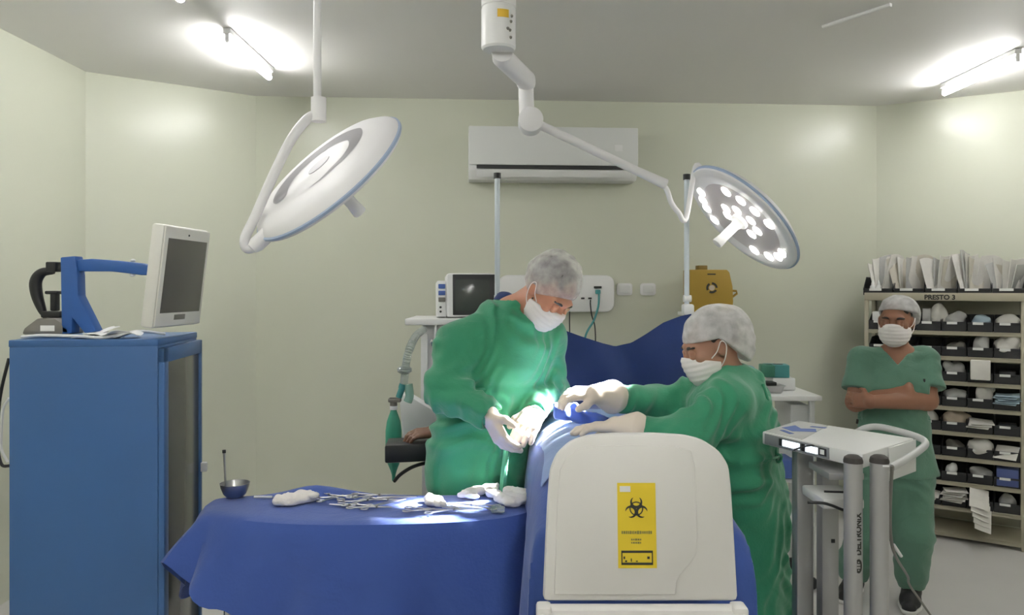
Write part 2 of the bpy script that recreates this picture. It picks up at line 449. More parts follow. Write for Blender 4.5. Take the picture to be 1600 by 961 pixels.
# ------------------------------------------------------------------ wall gas panel, plates and cords
pa, pb = on_back(779, 430), on_back(957, 487)
c = (pa + pb) / 2; w = (V((pb.x, pb.y, 0)) - V((pa.x, pa.y, 0))).length; h = pa.z - pb.z
wp = thing('medical_gas_panel', 'white rounded service panel with sockets on the wall behind the surgeons', 'wall panel', c, BRZ)
bm = B(); prism(bm, rrect(w, h, .06), .075, Matrix.Rotation(PI / 2, 4, 'X'), .012); obj('housing', bm, m_white, wp)
def loc_on(px, py):   # local x, z on the panel
    q = on_back(px, py) - c; return q.dot(V((math.cos(BRZ), math.sin(BRZ), 0))), q.z
for px, py, ww, hh in ((931, 449, .055, .016), (908, 466, .025, .012), (919, 466, .025, .012)):
    x, z = loc_on(px, py); obj('socket', bx(B(), (x, -.078, z), (ww, .008, hh), .002), m_black, wp)
x, z = loc_on(931, 456)
plg = B(); bx(plg, (x, -.085, z), (.035, .03, .03), .006); obj('gas_plug', plg, m_teal, wp)
for i, (px, nm) in enumerate(((975.5, 'blank square wall plate beside the service panel'), (1012, 'blank square wall plate further along the wall from the service panel'))):
    q = on_back(px, 452); t = thing('wall_plate', nm, 'wall plate', q, BRZ, 'blank wall plates')
    bm = B(); prism(bm, rrect(.115, .088, .02), .012, Matrix.Rotation(PI / 2, 4, 'X'), .003); obj('cover', bm, m_white, t)
    bm = B(); prism(bm, rrect(.08, .055, .01), .004, Matrix.Translation((0, -.012, 0)) @ Matrix.Rotation(PI / 2, 4, 'X'), .001); obj('inset', bm, m_cartwhite, t)
def cord(name, label, pix, r, mat, n=8):
    o = obj(name, tube(B(), [P(*q) if len(q) == 3 else on_back(q[0], q[1], .1) for q in pix], r, 8, n), mat); tag(o, label, 'cord'); return o
cord('gas_hose', 'thick dark green hose looping down from the plug in the wall panel', [(932, 459), (931, 478), (924, 500), (912, 522), (905, 560), (890, 640)], .0075, m_teal)
cord('power_cable', 'thin dark cord hanging straight down behind the surgeon looking down', [(887, 486), (887, 510), (888, 560), (889, 640)], .004, m_black)
cord('power_cable', 'thin black cord from the small socket of the wall panel', [(919, 468), (919, 476), (921, 492), (926, 512), (927, 560), (927, 640)], .0045, m_black)

# ------------------------------------------------------------------ ceiling column lamp and the two surgical heads
def lamp_head(name, parent, W, lit, R=.305):
    """round head; local +Z is the way it shines, +X towards the arm yoke."""
    W = W @ Matrix.Scale(R / .305, 4)
    bm = lathe(B(), [(0, -.0455), (.10, -.0455), (.20, -.0445), (.262, -.036), (.292, -.018), (.300, -.006)], 64, W)
    lathe(bm, [(.300, .006), (.297, .014), (.28, .019), (.258, .020), (.245, .014), (.0, .012)], 64, W)
    obj('shell', bm, m_lampwhite, parent, True)
    obj('rim', lathe(B(), [(.299, -.007), (.306, -.004), (.306, .004), (.299, .007)], 64, W), m_rimblue, parent, True)
    if lit:
        obj('lens_plate', lathe(B(), [(.247, .0135), (.0, .0155)], 64, W), m_lampunder, parent, True)
    hb = lathe(B(), [(.042, .012), (.040, .03), (.027, .04), (.0215, .055), (.0215, .125), (.025, .165), (.023, .17), (.0, .17)], 24, W)
    obj('handle', hb, m_white, parent, True)
# lit lamp on the articulated ceiling column
lp = thing('surgical_lamp', 'lit surgical lamp on a jointed arm from the white ceiling column', 'surgical lamp', (P(779, 0, 2.6).x, 2.6, CEIL))
cx = P(779, 0, 2.6).x
bm = lathe(B(), [(.0, .0), (.10, 0), (.10, -.02), (.0585, -.03), (.0585, -.40), (.0555, -.402), (.0555, -.408), (.0585, -.41), (.0585, -.538), (.052, -.545), (.0, -.545)], 40, Matrix.Translation((cx, 2.6, CEIL)))
obj('ceiling_column', bm, m_white, lp, True)
lab = B()   # label wrapped round the column
for i in range(8):
    a0, a1 = -1.62 + i * .085, -1.62 + (i + 1) * .085
    vs = [lab.verts.new((cx + .0592 * math.cos(q), 2.6 + .0592 * math.sin(q), z)) for q, z in ((a0, 2.548), (a1, 2.548), (a1, 2.575), (a0, 2.575))]
    lab.faces.new(vs)
bmesh.ops.remove_doubles(lab, verts=lab.verts, dist=1e-5)
obj('warning_sticker', lab, m_orange, lp, True, label='yellow sticker on the column')
scr = B()
for px, py in ((800, 33), (792, 45), (797, 47), (799, 58), (803, 24)):
    q = P(px, py, 2.555); d = V((q.x - cx, q.y - 2.6, 0)); d = d.normalized()
    ball(scr, (cx + d.x * .059, 2.6 + d.y * .059, q.z), .006, 1)
obj('screw', scr, m_graydev, lp, True)
j1 = V((cx + .012, 2.62, 2.452)); j2 = P(822, 128, 2.93); j2.z = 2.435
obj('swivel_arm', tube(B(), [j1, j1 + V((0, .02, -.008)), j2 + V((0, -.03, .0)), j2 + V((0, 0, -.004))], .036, 20), m_lampwhite, lp, True)
jb = P(829, 190, 2.93)
obj('drop_tube', tube(B(), [V((j2.x, j2.y, j2.z + .02)), V((j2.x, j2.y, jb.z + .11)), V((j2.x, j2.y, jb.z + .108)), V((j2.x + .003, j2.y, jb.z))], lambda t: .029, 24), m_lampwhite, lp, True)
obj('elbow_joint', tube(B(), [jb + V((0, -.05, 0)), jb + V((0, -.046, 0)), jb + V((0, .046, 0)), jb + V((0, .05, 0))], lambda t: .047 if .1 < t < .9 else .041, 28), m_lampwhite, lp, True)
ja = P(1040, 288, 3.04)
obj('spring_arm', tube(B(), [jb + V((.03, 0, -.01)), jb.lerp(ja, .75), jb.lerp(ja, .78), ja], lambda t: .017 if t < .7 else .021, 16), m_lampwhite, lp, True)
LH = P(1161, 341, 3.1); LN = V((-.72, -.12, -.68)).normalized()
yk = P(1078, 318, 3.08)
WL = frame_z(LN); WL.translation = LH
dv = P(1079, 352, 3.1) - LH; dv = (dv - LN * dv.dot(LN)).normalized()
obj('yoke', tube(B(), [ja - V((.02, 0, -.01)), ja + V((.006, .004, -.022)), P(1049, 317, 3.06), P(1060, 332, 3.07), P(1072, 341, 3.09), LH + dv * .283 - LN * .02, LH + dv * .25 - LN * .03], .0105, 14, 6), m_lampwhite, lp, True)
lamp_head('surgical_lamp', lp, WL, True, .275)
lens = []
# measured lens spots in the picture, dropped on the head's own plane
spots = [(1090, 297), (1090, 309), (1099, 324), (1114, 344), (1134, 300), (1157, 314), (1179, 331), (1201, 351), (1134, 326), (1151, 329), (1137, 337), (1173, 345), (1183, 361), (1174, 366), (1178, 391), (1201, 401), (1216, 402), (1225, 398)]
pc = LH + LN * .0140; WI = WL.inverted()
for px, py in spots:
    d = V(((px - 800) / FPX, 1, -(py - HOR) / FPX)); o = V((0, 0, EYE)); t = (pc - o).dot(LN) / d.dot(LN)
    l = WI @ (o + d * t)
    if V((l.x, l.y)).length > .212: k = .212 / V((l.x, l.y)).length; l.x *= k; l.y *= k
    Wn = WL @ Matrix.Translation((l.x, l.y, .0138))
    lb = lathe(B(), [(0, .005), (.016, .0038), (.0235, 0)], 20, Wn); obj('led_lens', lb, m_lens, lp, True)
# unlit lamp at the other pole
qp = P(496, 0, 2.6)
l2 = thing('surgical_lamp', 'unlit surgical lamp seen from its back with a grey spiral inlay', 'surgical lamp', (qp.x, 2.6, CEIL))
cz = P(496, 155, 2.6).z; ez = P(496, 190, 2.6).z
obj('ceiling_mount', lathe(B(), [(0, 0), (.09, 0), (.09, -.03), (.03, -.05), (.0, -.05)], 32, Matrix.Translation((qp.x, 2.6, CEIL))), m_white, l2, True)
obj('pole', tube(B(), [V((qp.x, 2.6, CEIL)), V((qp.x, 2.6, cz))], .0135, 18), m_lampwhite, l2, True)
obj('swivel_collar', tube(B(), [V((qp.x + .004, 2.6, cz + .005)), V((qp.x + .004, 2.6, cz - .003)), V((qp.x + .004, 2.6, ez + .004)), V((qp.x + .004, 2.6, ez))], .0255, 22), m_lampwhite, l2, True)
obj('curved_arm', tube(B(), [P(494, 178, 2.6), P(478, 188, 2.59), P(455, 218, 2.58), P(428, 272, 2.56), P(398, 340, 2.55), P(383, 372, 2.54), P(386, 388, 2.54), P(402, 384, 2.54), P(418, 370, 2.55)], .0165, 18, 7), m_lampwhite, l2, True)
UH = P(513, 276, 2.6); UN = V((.54, .50, -.68)).normalized()
WU = frame_z(UN)
ax = P(415, 362, 2.52) - UH; ax = (ax - UN * ax.dot(UN)).normalized(); ay = UN.cross(ax)
WU = Matrix((ax, ay, UN)).transposed().to_4x4(); WU.translation = UH
obj('yoke_socket', tube(B(), [UH + ax * .35, UH + ax * .33, UH + ax * .24], lambda t: .026 if t > .2 else .018, 18), m_lampwhite, l2, True)
lamp_head('surgical_lamp', l2, WU, False)
# spiral inlay on the back: a band that narrows as it winds in
def blendl(x, tb):
    for p, q in zip(tb, tb[1:]):
        if x <= q[0]: return p[1] + (q[1] - p[1]) * max(0, (x - p[0]) / (q[0] - p[0]))
    return tb[-1][1]
def ribbon(pts_in, pts_out, z, mat_w):
    bm = B(); n = len(pts_in)
    lo = [[bm.verts.new((x, y, z)) for x, y in q] for q in (pts_in, pts_out)]
    for i in range(n - 1): bm.faces.new((lo[0][i], lo[0][i + 1], lo[1][i + 1], lo[1][i]))
    bmesh.ops.solidify(bm, geom=bm.faces[:], thickness=.003); bm.transform(mat_w); return bm
ins, outs = [], []
for i in range(73):
    t = i / 72; a = math.radians(4 + 307 * t); dg = 4 + 307 * t
    rm = .305 * blendl(dg, ((4, .55), (90, .52), (180, .54), (270, .40), (311, .47)))
    wd = .305 * blendl(dg, ((4, .05), (8, .15), (14, .19), (24, .21), (90, .22), (180, .21), (230, .15), (270, .09), (311, .008)))
    ins.append(((rm - wd / 2) * math.cos(a), (rm - wd / 2) * math.sin(a))); outs.append(((rm + wd / 2) * math.cos(a), (rm + wd / 2) * math.sin(a)))
obj('spiral_inlay', ribbon(ins, outs, -.0462, WU), m_lampinlay, l2, True, label='grey spiral inlay')
ov = [(-.006 + .046 * math.cos(2 * PI * k / 32), .018 + .036 * math.sin(2 * PI * k / 32)) for k in range(32)]
bm = B(); prism(bm, ov, .003, WU @ Matrix.Translation((0, 0, -.0475))); obj('centre_inlay', bm, m_lampgrey, l2, True, label='grey oval inlay')

# ------------------------------------------------------------------ blue video tower
TH = math.radians(6)
cc = P(247, 530, 2.550)
tw = thing('equipment_cabinet', 'tall blue metal cabinet with a dark glass door', 'cabinet', (cc.x, cc.y, 0), TH)
w, d, hz = .467, .425, cc.z
bm = B(); bx(bm, (-w / 2, d / 2, hz / 2 + .035), (w, d, hz - .11), .006); obj('body', bm, m_cabblue, tw)
obj('top_tray', bx(B(), (-w / 2, d / 2, hz - .012), (w + .002, d + .002, .024), .004), m_cabblue, tw)
dr = B()
for c_, s_ in (((.010, .022, hz / 2 + .03), (.02, .044, hz - .12)), ((.010, d - .012, hz / 2 + .03), (.02, .024, hz - .12)), ((.010, d / 2, hz - .055), (.02, d, .05)), ((.010, d / 2, .105), (.02, d, .05))): bx(dr, c_, s_, .003)
dro = obj('door', dr, m_cabblue, tw)
obj('door_glass', bx(B(), (.008, d / 2 + .008, hz / 2 + .03), (.012, d - .07, hz - .19), .001), m_glassdark, dro)
obj('door_latch', bx(B(), (.030, d - .012, .96), (.022, .02, .035), .003), m_white, dro)
for sx in (-w + .05, -.05):
    for sy in (.05, d - .05):
        cb = B(); lathe(cb, [(0, -.014), (.034, -.014), (.038, 0), (.034, .014), (0, .014)], 20, Matrix.Translation((sx, sy, .04)) @ Matrix.Rotation(PI / 2, 4, 'X')); bx(cb, (sx, sy, .07), (.03, .036, .03), .003)
        obj('caster', cb, m_black, tw)
# monitor arm standing on the cabinet
ma = thing('monitor_bracket', 'blue metal monitor arm with a braced post on the cabinet', 'monitor arm', (P(110, 520, 2.624).x, 2.624, hz))
Y0 = 2.624
def q2(px, py, Y=2.624): return P(px, py, Y)
pb = q2(107, 520)
bm = B()
pw = [(94, 402), (117, 400), (121, 430), (122, 462), (150, 518), (132, 521), (113, 497), (112, 521), (96, 522)]
po = [(P(x, y, Y0).x, P(x, y, Y0).z) for x, y in pw]
prism(bm, po, .05, Matrix(((1, 0, 0, 0), (0, 0, 1, Y0), (0, 1, 0, 0), (0, 0, 0, 1))), .004)
obj('post', bm, m_armblue, ma, True)
bm = B(); aw = [(116, 406), (140, 404), (180, 407), (218, 411), (232, 414), (232, 429), (218, 430), (205, 428), (170, 424), (130, 424), (116, 424)]
prism(bm, [(P(x, y, Y0).x, P(x, y, Y0).z) for x, y in aw], .03, Matrix(((1, 0, 0, 0), (0, 0, 1, Y0 + .01), (0, 1, 0, 0), (0, 0, 0, 1))), .005)
obj('arm', bm, m_armblue, ma, True)
for px, py in ((119, 403), (208, 407), (207, 430), (119, 431)):
    obj('bolt_cap', ball(B(), P(px, py, Y0 + .025), .009, 2, scale=(1, 1, .6)), m_white, ma, True)
obj('cable_clamp', bx(B(), P(84, 417, Y0 + .03), (.035, .04, .034), .004), m_black, ma, True)
# monitor facing along +X
mh = P(285, 432, 2.720)
mt = Matrix.Translation((P(276, 432, 2.709).x, 2.709, P(276, 432, 2.709).z)) @ Matrix.Rotation(math.radians(-4), 4, 'Z') @ Matrix.Rotation(math.radians(7), 4, 'Y')
mo = thing('monitor', 'white cased monitor with a blank grey screen above the blue cabinet', 'monitor', mat=mt)
obj('casing', bx(B(), (0, 0, 0), (.045, .325, .35), .010), m_monitor, mo)
obj('bezel', bx(B(), (.0245, 0, 0), (.006, .315, .34), .003), m_monitor, mo)
obj('screen', bx(B(), (.0268, .002, .004), (.004, .275, .255), .001), m_screen, mo)
obj('brand_plate', bx(B(), (.0278, 0, -.140), (.002, .075, .018), .0005), m_graydev, mo)
obj('camera_dot', ball(B(), (.027, 0, .148), .004, 2), m_black, mo)
obj('mount_block', bx(B(), (-.036, -.03, .045), (.03, .06, .05), .004), m_black, mo)
# black pedal with a carrying loop
fp = thing('foot_pedal', 'black and grey pedal with a loop handle behind the blue post', 'pedal', (P(75, 515, 2.656).x, 2.656, hz))
bm = B(); pw = [(42, 522), (46, 512), (66, 497), (94, 497), (116, 512), (118, 522)]
prism(bm, [(P(x, y, 2.656).x, P(x, y, 2.656).z) for x, y in pw], .09, Matrix(((1, 0, 0, 0), (0, 0, 1, 2.624), (0, 1, 0, 0), (0, 0, 0, 1))), .008); obj('base', bm, m_graydev, fp, True)
obj('loop_handle', tube(B(), [P(84, 424, 2.688), P(66, 426, 2.688), P(56, 440, 2.688), P(58, 462, 2.688), P(66, 485, 2.688), P(72, 496, 2.688)], lambda t: .010 + .010 * math.sin(PI * min(1, t * 1.1)), 12, 6), m_black, fp, True)
bm = B(); bx(bm, P(86, 491, 2.688), (.066, .06, .022), .004); bx(bm, P(86, 470, 2.688), (.02, .03, .07), .004); bx(bm, P(84, 457, 2.688), (.045, .035, .012), .004); obj('pedal_stem', bm, m_black, fp, True)
bm = B(); bx(bm, P(74, 513, 2.468), (.045, .002, .018), .0005); obj('data_plate', bm, m_paper, fp, True)
random.seed(3)
for i, (px, Y, rz, s, nm) in enumerate(((150, 2.614, .3, (.13, .10), 'white paper lying at the bottom of the stack on the cabinet'), (165, 2.592, -.25, (.12, .09), 'white paper lying askew in the middle of the stack on the cabinet'),
                                (158, 2.624, .7, (.10, .08), 'white folded leaflet on top of the paper stack'), (200, 2.603, .15, (.08, .07), 'loose white sheet beside the monitor bottom edge'))):
    z0 = hz + .0015 + .006 * min(i, 2) if i < 3 else hz + .0015
    def pf(u, v, s=s, i=i): return V(((u - .5) * s[0], (v - .5) * s[1], .004 + .022 * abs(math.sin(u * 3 + i)) * u + .006 * v * math.sin(4 * v + i)))
    bm = sheet(pf, 10, 6, .002); bm.transform(Matrix.Translation((P(px, 520, Y).x, Y, z0)) @ Matrix.Rotation(rz, 4, 'Z'))
    tag(obj('paper_sheet', bm, m_paper), nm, 'paper', 'papers on the cabinet')
o = obj('white_cable', tube(B(), [V((P(40, 520, 2.592).x, 2.571, hz + .006)), V((P(70, 520, 2.571).x, 2.561, hz + .012)), V((P(120, 518, 2.550).x, 2.550, hz + .010)), V((P(165, 518, 2.550).x, 2.550, hz + .006)), V((P(215, 515, 2.656).x, 2.656, hz + .02)), V((P(262, 516, 2.763).x, 2.741, hz + .006))], .005, 8, 6), m_paper)
tag(o, 'white cable running across the top of the blue cabinet', 'cable')
o = obj('hanging_cable', tube(B(), [P(14, 560, 2.922), P(3, 605, 2.922), P(-2, 640, 2.922), P(-4, 690, 2.922), P(2, 725, 2.922), P(16, 728, 2.922)], .006, 8, 6), m_black)
tag(o, 'black cable looping out behind the edge of the blue cabinet', 'cable')
o = obj('hanging_cable', tube(B(), [P(14, 622, 2.901), P(5, 638, 2.901), P(3, 665, 2.901), P(2, 700, 2.901), P(12, 722, 2.901)], .005, 8, 6), m_white)
tag(o, 'white cable looping inside the black one behind the cabinet', 'cable')

# ------------------------------------------------------------------ white wheeled bin with its lid standing open
bY = 1.78
bc = P(1002, 900, bY)
bn = thing('waste_bin', 'white wheeled waste bin with raised lid and yellow biohazard label', 'bin', (bc.x, bY - .28, 0))
bm = B()
rings = []
for zz, sx, sy in ((.05, .185, .19), (.80, .222, .25), (.865, .225, .255), (.87, .245, .275), (.905, .245, .275), (.905, .22, .25), (.80, .21, .238), (.07, .178, .182)):
    rings.append([bm.verts.new((x, y, zz)) for x, y in rrect(2 * sx, 2 * sy, .06, 5)])
for a, b in zip(rings, rings[1:]):
    n = len(a)
    for k in range(n): bm.faces.new((a[k], a[(k + 1) % n], b[(k + 1) % n], b[k]))
bm.faces.new(rings[0][::-1]); bm.faces.new(rings[-1])
obj('body', bm, m_plastic, bn)
lx = [(849, 946), (853, 860), (857, 790), (861, 742), (872, 716), (894, 696), (920, 687), (960, 683), (1030, 683), (1080, 686), (1108, 693), (1136, 712), (1150, 735), (1153, 770), (1156, 860), (1158, 946)]
lid = B()
out = [((px - 1002) / FPX * bY, EYE - (py - HOR) / FPX * bY) for px, py in lx]
tilt = Matrix.Translation((0, .30, .93)) @ Matrix.Rotation(math.radians(-6), 4, 'X') @ Matrix.Translation((0, 0, -.93)) @ Matrix(((1, 0, 0, 0), (0, 0, 1, 0), (0, 1, 0, 0), (0, 0, 0, 1)))
prism(lid, out, .035, tilt, .012)
cxm = sum(q[0] for q in out) / len(out)
lo_ = obj('lid', lid, m_plastic, bn)
# raised field on the lid with a stepped right edge
rf = [(866, 934), (871, 800), (876, 742), (886, 722), (906, 708), (940, 702), (1060, 703), (1088, 710), (1094, 735), (1094, 868), (1086, 882), (1066, 904), (1059, 916), (1058, 934)]
bm = B(); prism(bm, [((px - 1002) / FPX * bY * .995, EYE - (py - HOR) / FPX * bY) for px, py in rf], .007, tilt @ Matrix.Translation((0, 0, -.0055)), .003)
obj('lid_panel', bm, m_plastic, lo_)
hg = B(); tube(hg, [(-.22, .285, .900), (.22, .285, .900)], .015, 16)
for s in (-1, 1): bx(hg, (s * .226, .28, .892), (.035, .05, .05), .008)
obj('hinge_bar', hg, m_plastic, bn)
for s in (-1, 1):
    wb = lathe(B(), [(0, -.022), (.07, -.022), (.09, -.018), (.095, 0), (.09, .018), (.07, .022), (0, .022)], 28, Matrix.Translation((s * .20, .21, .095)) @ Matrix.Rotation(PI / 2, 4, 'Y'))
    obj('wheel', wb, m_black, bn)
obj('axle', tube(B(), [(-.19, .21, .095), (.19, .21, .095)], .012, 12), m_steel, bn)
ft = B(); bx(ft, (0, -.15, .03), (.26, .05, .06), .008); obj('foot', ft, m_plastic, bn)
# biohazard label, lying on the panel
LT = tilt @ Matrix.Translation((0, 0, -.0055))
def lp_(px, py): return ((px - 1002) / FPX * bY, EYE - (py - HOR) / FPX * bY)
def quad_on(bm, px0, py0, px1, py1, z, th=.0006):
    x0, y0 = lp_(px0, py0); x1, y1 = lp_(px1, py1)
    prism(bm, [(x0, y1), (x1, y1), (x1, y0), (x0, y0)], th, LT @ Matrix.Translation((0, 0, -z)))
bm = B(); quad_on(bm, 968, 761, 1029, 893, .0010, .0012); lb = obj('biohazard_label', bm, m_yellow, lo_, smooth=False, label='yellow biohazard label')
bm = B(); quad_on(bm, 972, 766, 989, 775, .0016); obj('small_sticker', bm, m_paper, lb, smooth=False)
bm = B()
def sym(pts): prism(bm, [lp_(x, y) for x, y in pts], .0006, LT @ Matrix.Translation((0, 0, -.0017)))
def arc_band(cx_, cy_, r0, r1, a0, a1, n=14, tap=False):
    o_, i_ = [], []
    for k in range(n + 1):
        t = k / n; a = math.radians(a0 + (a1 - a0) * t); wd = (r1 - r0) * (math.sin(PI * t) ** .6 if tap else 1); rm = (r0 + r1) / 2
        o_.append((cx_ + (rm + wd / 2) * math.cos(a), cy_ - (rm + wd / 2) * math.sin(a))); i_.append((cx_ + (rm - wd / 2) * math.cos(a), cy_ - (rm - wd / 2) * math.sin(a)))
    for k in range(n): sym([o_[k], o_[k + 1], i_[k + 1], i_[k]])
sx, sy = 998, 801
for k in range(3):      # three open horns
    a = 90 + 120 * k; ccx, ccy = sx + 10.5 * math.cos(math.radians(a)), sy - 10.5 * math.sin(math.radians(a))
    arc_band(ccx, ccy, 6.2, 10.2, a + 35, a + 325, 22, True)
arc_band(sx, sy, 9.2, 11.0, 0, 360, 30)
obj('biohazard_symbol', bm, m_ink, lb, smooth=False)
bm = B()
random.seed(11)
def words_line(px0, px1, py, hgt):
    x = px0
    while x < px1 - 1.5:
        wd = random.uniform(1.5, 3.2); hh = hgt * random.uniform(.75, 1)
        quad_on(bm, x, py - hh / 2, min(x + wd, px1), py + hh / 2, .0016); x += wd + .8
words_line(974, 1023, 838, 5); words_line(989, 1007, 849, 3); words_line(989, 1005, 854, 3)
obj('label_lines', bm, m_inkgrey, lb, smooth=False)
bm = B(); fx0, fy0, fx1, fy1 = 973, 866, 1023, 888
for q in ((fx0, fy0, fx1, fy0 + 3.5), (fx0, fy1 - 3.5, fx1, fy1), (fx0, fy0 + 3.4, fx0 + 1.8, fy1 - 3.4), (fx1 - 1.8, fy0 + 3.4, fx1, fy1 - 3.4), (1014, 875, 1018, 879), (976.5, 875, 979, 879), (979, 881, 982, 883.5), (988, 878, 989.5, 883), (996, 881.5, 999, 883)): quad_on(bm, *q, .0016)
obj('label_box', bm, m_ink, lb, smooth=False)
# ================================================================== INSTRUMENT TABLE AND ITS DRAPE
TZ = .900
tc = V((-.490, 2.695, 0)); HX, HYF, HYB = .575, .245, .10
HY = HYF
it = thing('instrument_table', 'half-moon instrument table hidden under the blue drape', 'table', tc)
def edge(a, kx=1., ky=1.):
    ca, sa = math.cos(a), math.sin(a); bk = sa > 0
    ex, ey = (.36, .36) if bk else (.86, .86)
    t = max(0., min(1., (sa + .25) / .5))           # ease from the rounded front to the straight back
    ex = .86 + (.36 - .86) * t * t * (3 - 2 * t); hy = HYF + (HYB - HYF) * t * t * (3 - 2 * t)
    return V((HX * kx * math.copysign(abs(ca) ** ex, ca), hy * ky * math.copysign(abs(sa) ** ex, sa), 0))
bm = B(); prism(bm, [tuple(edge(2 * PI * k / 64, .985, .96))[:2] for k in range(64)], .022, Matrix.Translation((0, 0, TZ - .030)), .004); obj('tabletop', bm, m_steel, it)
for sx in (-.49, .46):
    for sy in (-.05, .05):
        bm = B(); tube(bm, [(sx, sy, .07), (sx, sy, TZ - .03)], .0125, 14); lg = obj('leg', bm, m_chrome, it)
        cb = B(); lathe(cb, [(0, -.011), (.028, -.011), (.032, 0), (.028, .011), (0, .011)], 18, Matrix.Translation((sx, sy, .033)) @ Matrix.Rotation(PI / 2, 4, 'X')); obj('caster', cb, m_black, lg)
bm = B()
for sy in (-.05, .05): tube(bm, [(-.49, sy, .30), (.46, sy, .30)], .009, 10)
obj('stretcher', bm, m_chrome, it)
def hump(x, y):
    return .034 * math.exp(-((x + .22) / .12) ** 2 - ((y - .085) / .05) ** 2) + .0025 * math.sin(9 * x + 3) * math.sin(14 * y + 1)
def smooth(t): t = max(0, min(1, t)); return t * t * (3 - 2 * t)
def blend(a, table):       # periodic interpolation of (angle deg, values)
    a = math.degrees(a) % 360
    tb = table + [(table[0][0] + 360,) + tuple(table[0][1:])]
    if a < tb[0][0]: a += 360
    for p, q in zip(tb, tb[1:]):
        if p[0] <= a <= q[0]:
            t = smooth((a - p[0]) / (q[0] - p[0])); return [p[i] + (q[i] - p[i]) * t for i in range(1, len(p))]
# angle: 0 = towards the bin, 90 = wall side, 180 = cabinet side, 270 = camera side ; drop length, flare
HEM = [(0, .36, .03), (30, .40, .03), (90, .34, .03), (160, .34, .02), (180, .32, .03), (193, .24, .07), (204, .115, .150), (214, .19, .09), (226, .245, .06), (245, .31, .045), (270, .44, .04), (310, .48, .05), (334, .30, .085), (346, .22, .05)]
def drape_pt(a, s):
    """s in 0..1 top, 1..2 skirt"""
    if s <= 1:
        e = edge(a) * s; z = TZ + hump(e.x, e.y) * (1 if s < .97 else .6); return V((e.x, e.y, z - .006 * smooth((s - .9) / .1)))
    t = s - 1; L, fl = blend(a, HEM); e = edge(a); e2 = edge(a + .02) - edge(a - .02); n = V((e2.y, -e2.x, 0)).normalized()
    ease = math.sin(min(1, t * 5) * PI / 2)
    f = fl * t ** .8 + .012 * ease + (.030 * t * math.sin(8 * a + 1.0 + .6 * t) + .014 * t * math.sin(19 * a + 2 + 2 * t)) * (1 if fl < .1 else .5)
    return V((e.x + n.x * f, e.y + n.y * f, TZ - .006 - .012 * (1 - math.cos(min(1, t * 5) * PI / 2)) - L * t + (hump(e.x, e.y) * .6) * (1 - t)))
bm = B(); NA, NS = 144, 30; rows = []
ctr = bm.verts.new((0, 0, TZ + hump(0, 0)))
for j in range(1, NS + 1):
    s = j / 12 if j <= 12 else 1 + (j - 12) / (NS - 12)
    rows.append([bm.verts.new(drape_pt(2 * PI * k / NA, s)) for k in range(NA)])
for k in range(NA): bm.faces.new((ctr, rows[0][k], rows[0][(k + 1) % NA]))
for a, b in zip(rows, rows[1:]):
    for k in range(NA): bm.faces.new((a[k], b[k], b[(k + 1) % NA], a[(k + 1) % NA]))
bm.normal_update(); bmesh.ops.recalc_face_normals(bm, faces=bm.faces[:])
bmesh.ops.solidify(bm, geom=bm.faces[:], thickness=.003)
bmesh.ops.translate(bm, vec=tc, verts=bm.verts)
dr_ = obj('table_drape', bm, m_drape); tag(dr_, 'blue surgical drape hanging over the half-moon instrument table', 'drape')
def top_z(x, y): return TZ + hump(x - tc.x, y - tc.y) + .0035
def tpos(px, py):          # a spot on the drape top under a pixel
    z = TZ + .003; Y = (EYE - z) * FPX / (py - HOR)
    x = (px - 800) / FPX * Y; return V((x, Y, top_z(x, Y)))
# bowl with a stick
q = tpos(367, 775)
bw = thing('steel_bowl', 'small round steel bowl at the cabinet end of the instrument table', 'bowl', q)
obj('bowl', lathe(B(), [(0, 0), (.028, 0), (.040, .012), (.049, .036), (.051, .048), (.0525, .049), (.0505, .049), (.047, .036), (.038, .014), (.0, .004)], 40), m_steel, bw)
q2_ = q + V((-.036, .010, .012))
st = thing('swab_stick', 'thin steel rod with a black tip standing in the bowl', 'rod', q2_)
obj('shaft', tube(B(), [(0, 0, 0), (-.008, .004, .144)], .0035, 10), m_steel, st)
obj('tip', tube(B(), [(-.008, .004, .141), (-.0083, .0042, .152)], .0062, 10), m_black, st)
# instruments
def forceps(nm, group, kind):
    t = thing('surgical_instrument', nm, 'surgical instrument', (0, 0, 0), 0, group)
    for s in (-1, 1):
        bm = B()
        if kind == 'tweezers':
            tube(bm, [(-.07, 0, .003), (-.02, s * .007, .003), (.03, s * .006, .003), (.07, s * .001, .003)], .0024, 8, 5, .0014)
        else:
            tube(bm, [(-.055, s * .020, .003), (-.03, s * .012, .003), (.01, s * .0015, .003), (.03, -s * .003, .003), (.072, -s * .0008, .003)], .0028, 8, 5, .0016)
            ring = [V((-.066 + .0135 * math.cos(a), s * .020 + .011 * math.sin(a), .003)) for a in [2 * PI * k / 16 for k in range(17)]]
            tube(bm, ring, .0022, 8, 0)
        obj('shank', bm, m_steel, t)
    if kind != 'tweezers':
        bm = B(); lathe(bm, [(0, 0), (.0045, 0), (.0045, .007), (0, .0075)], 14, Matrix.Translation((.02, 0, 0))); obj('pivot_screw', bm, m_steeldark, t)
    return t
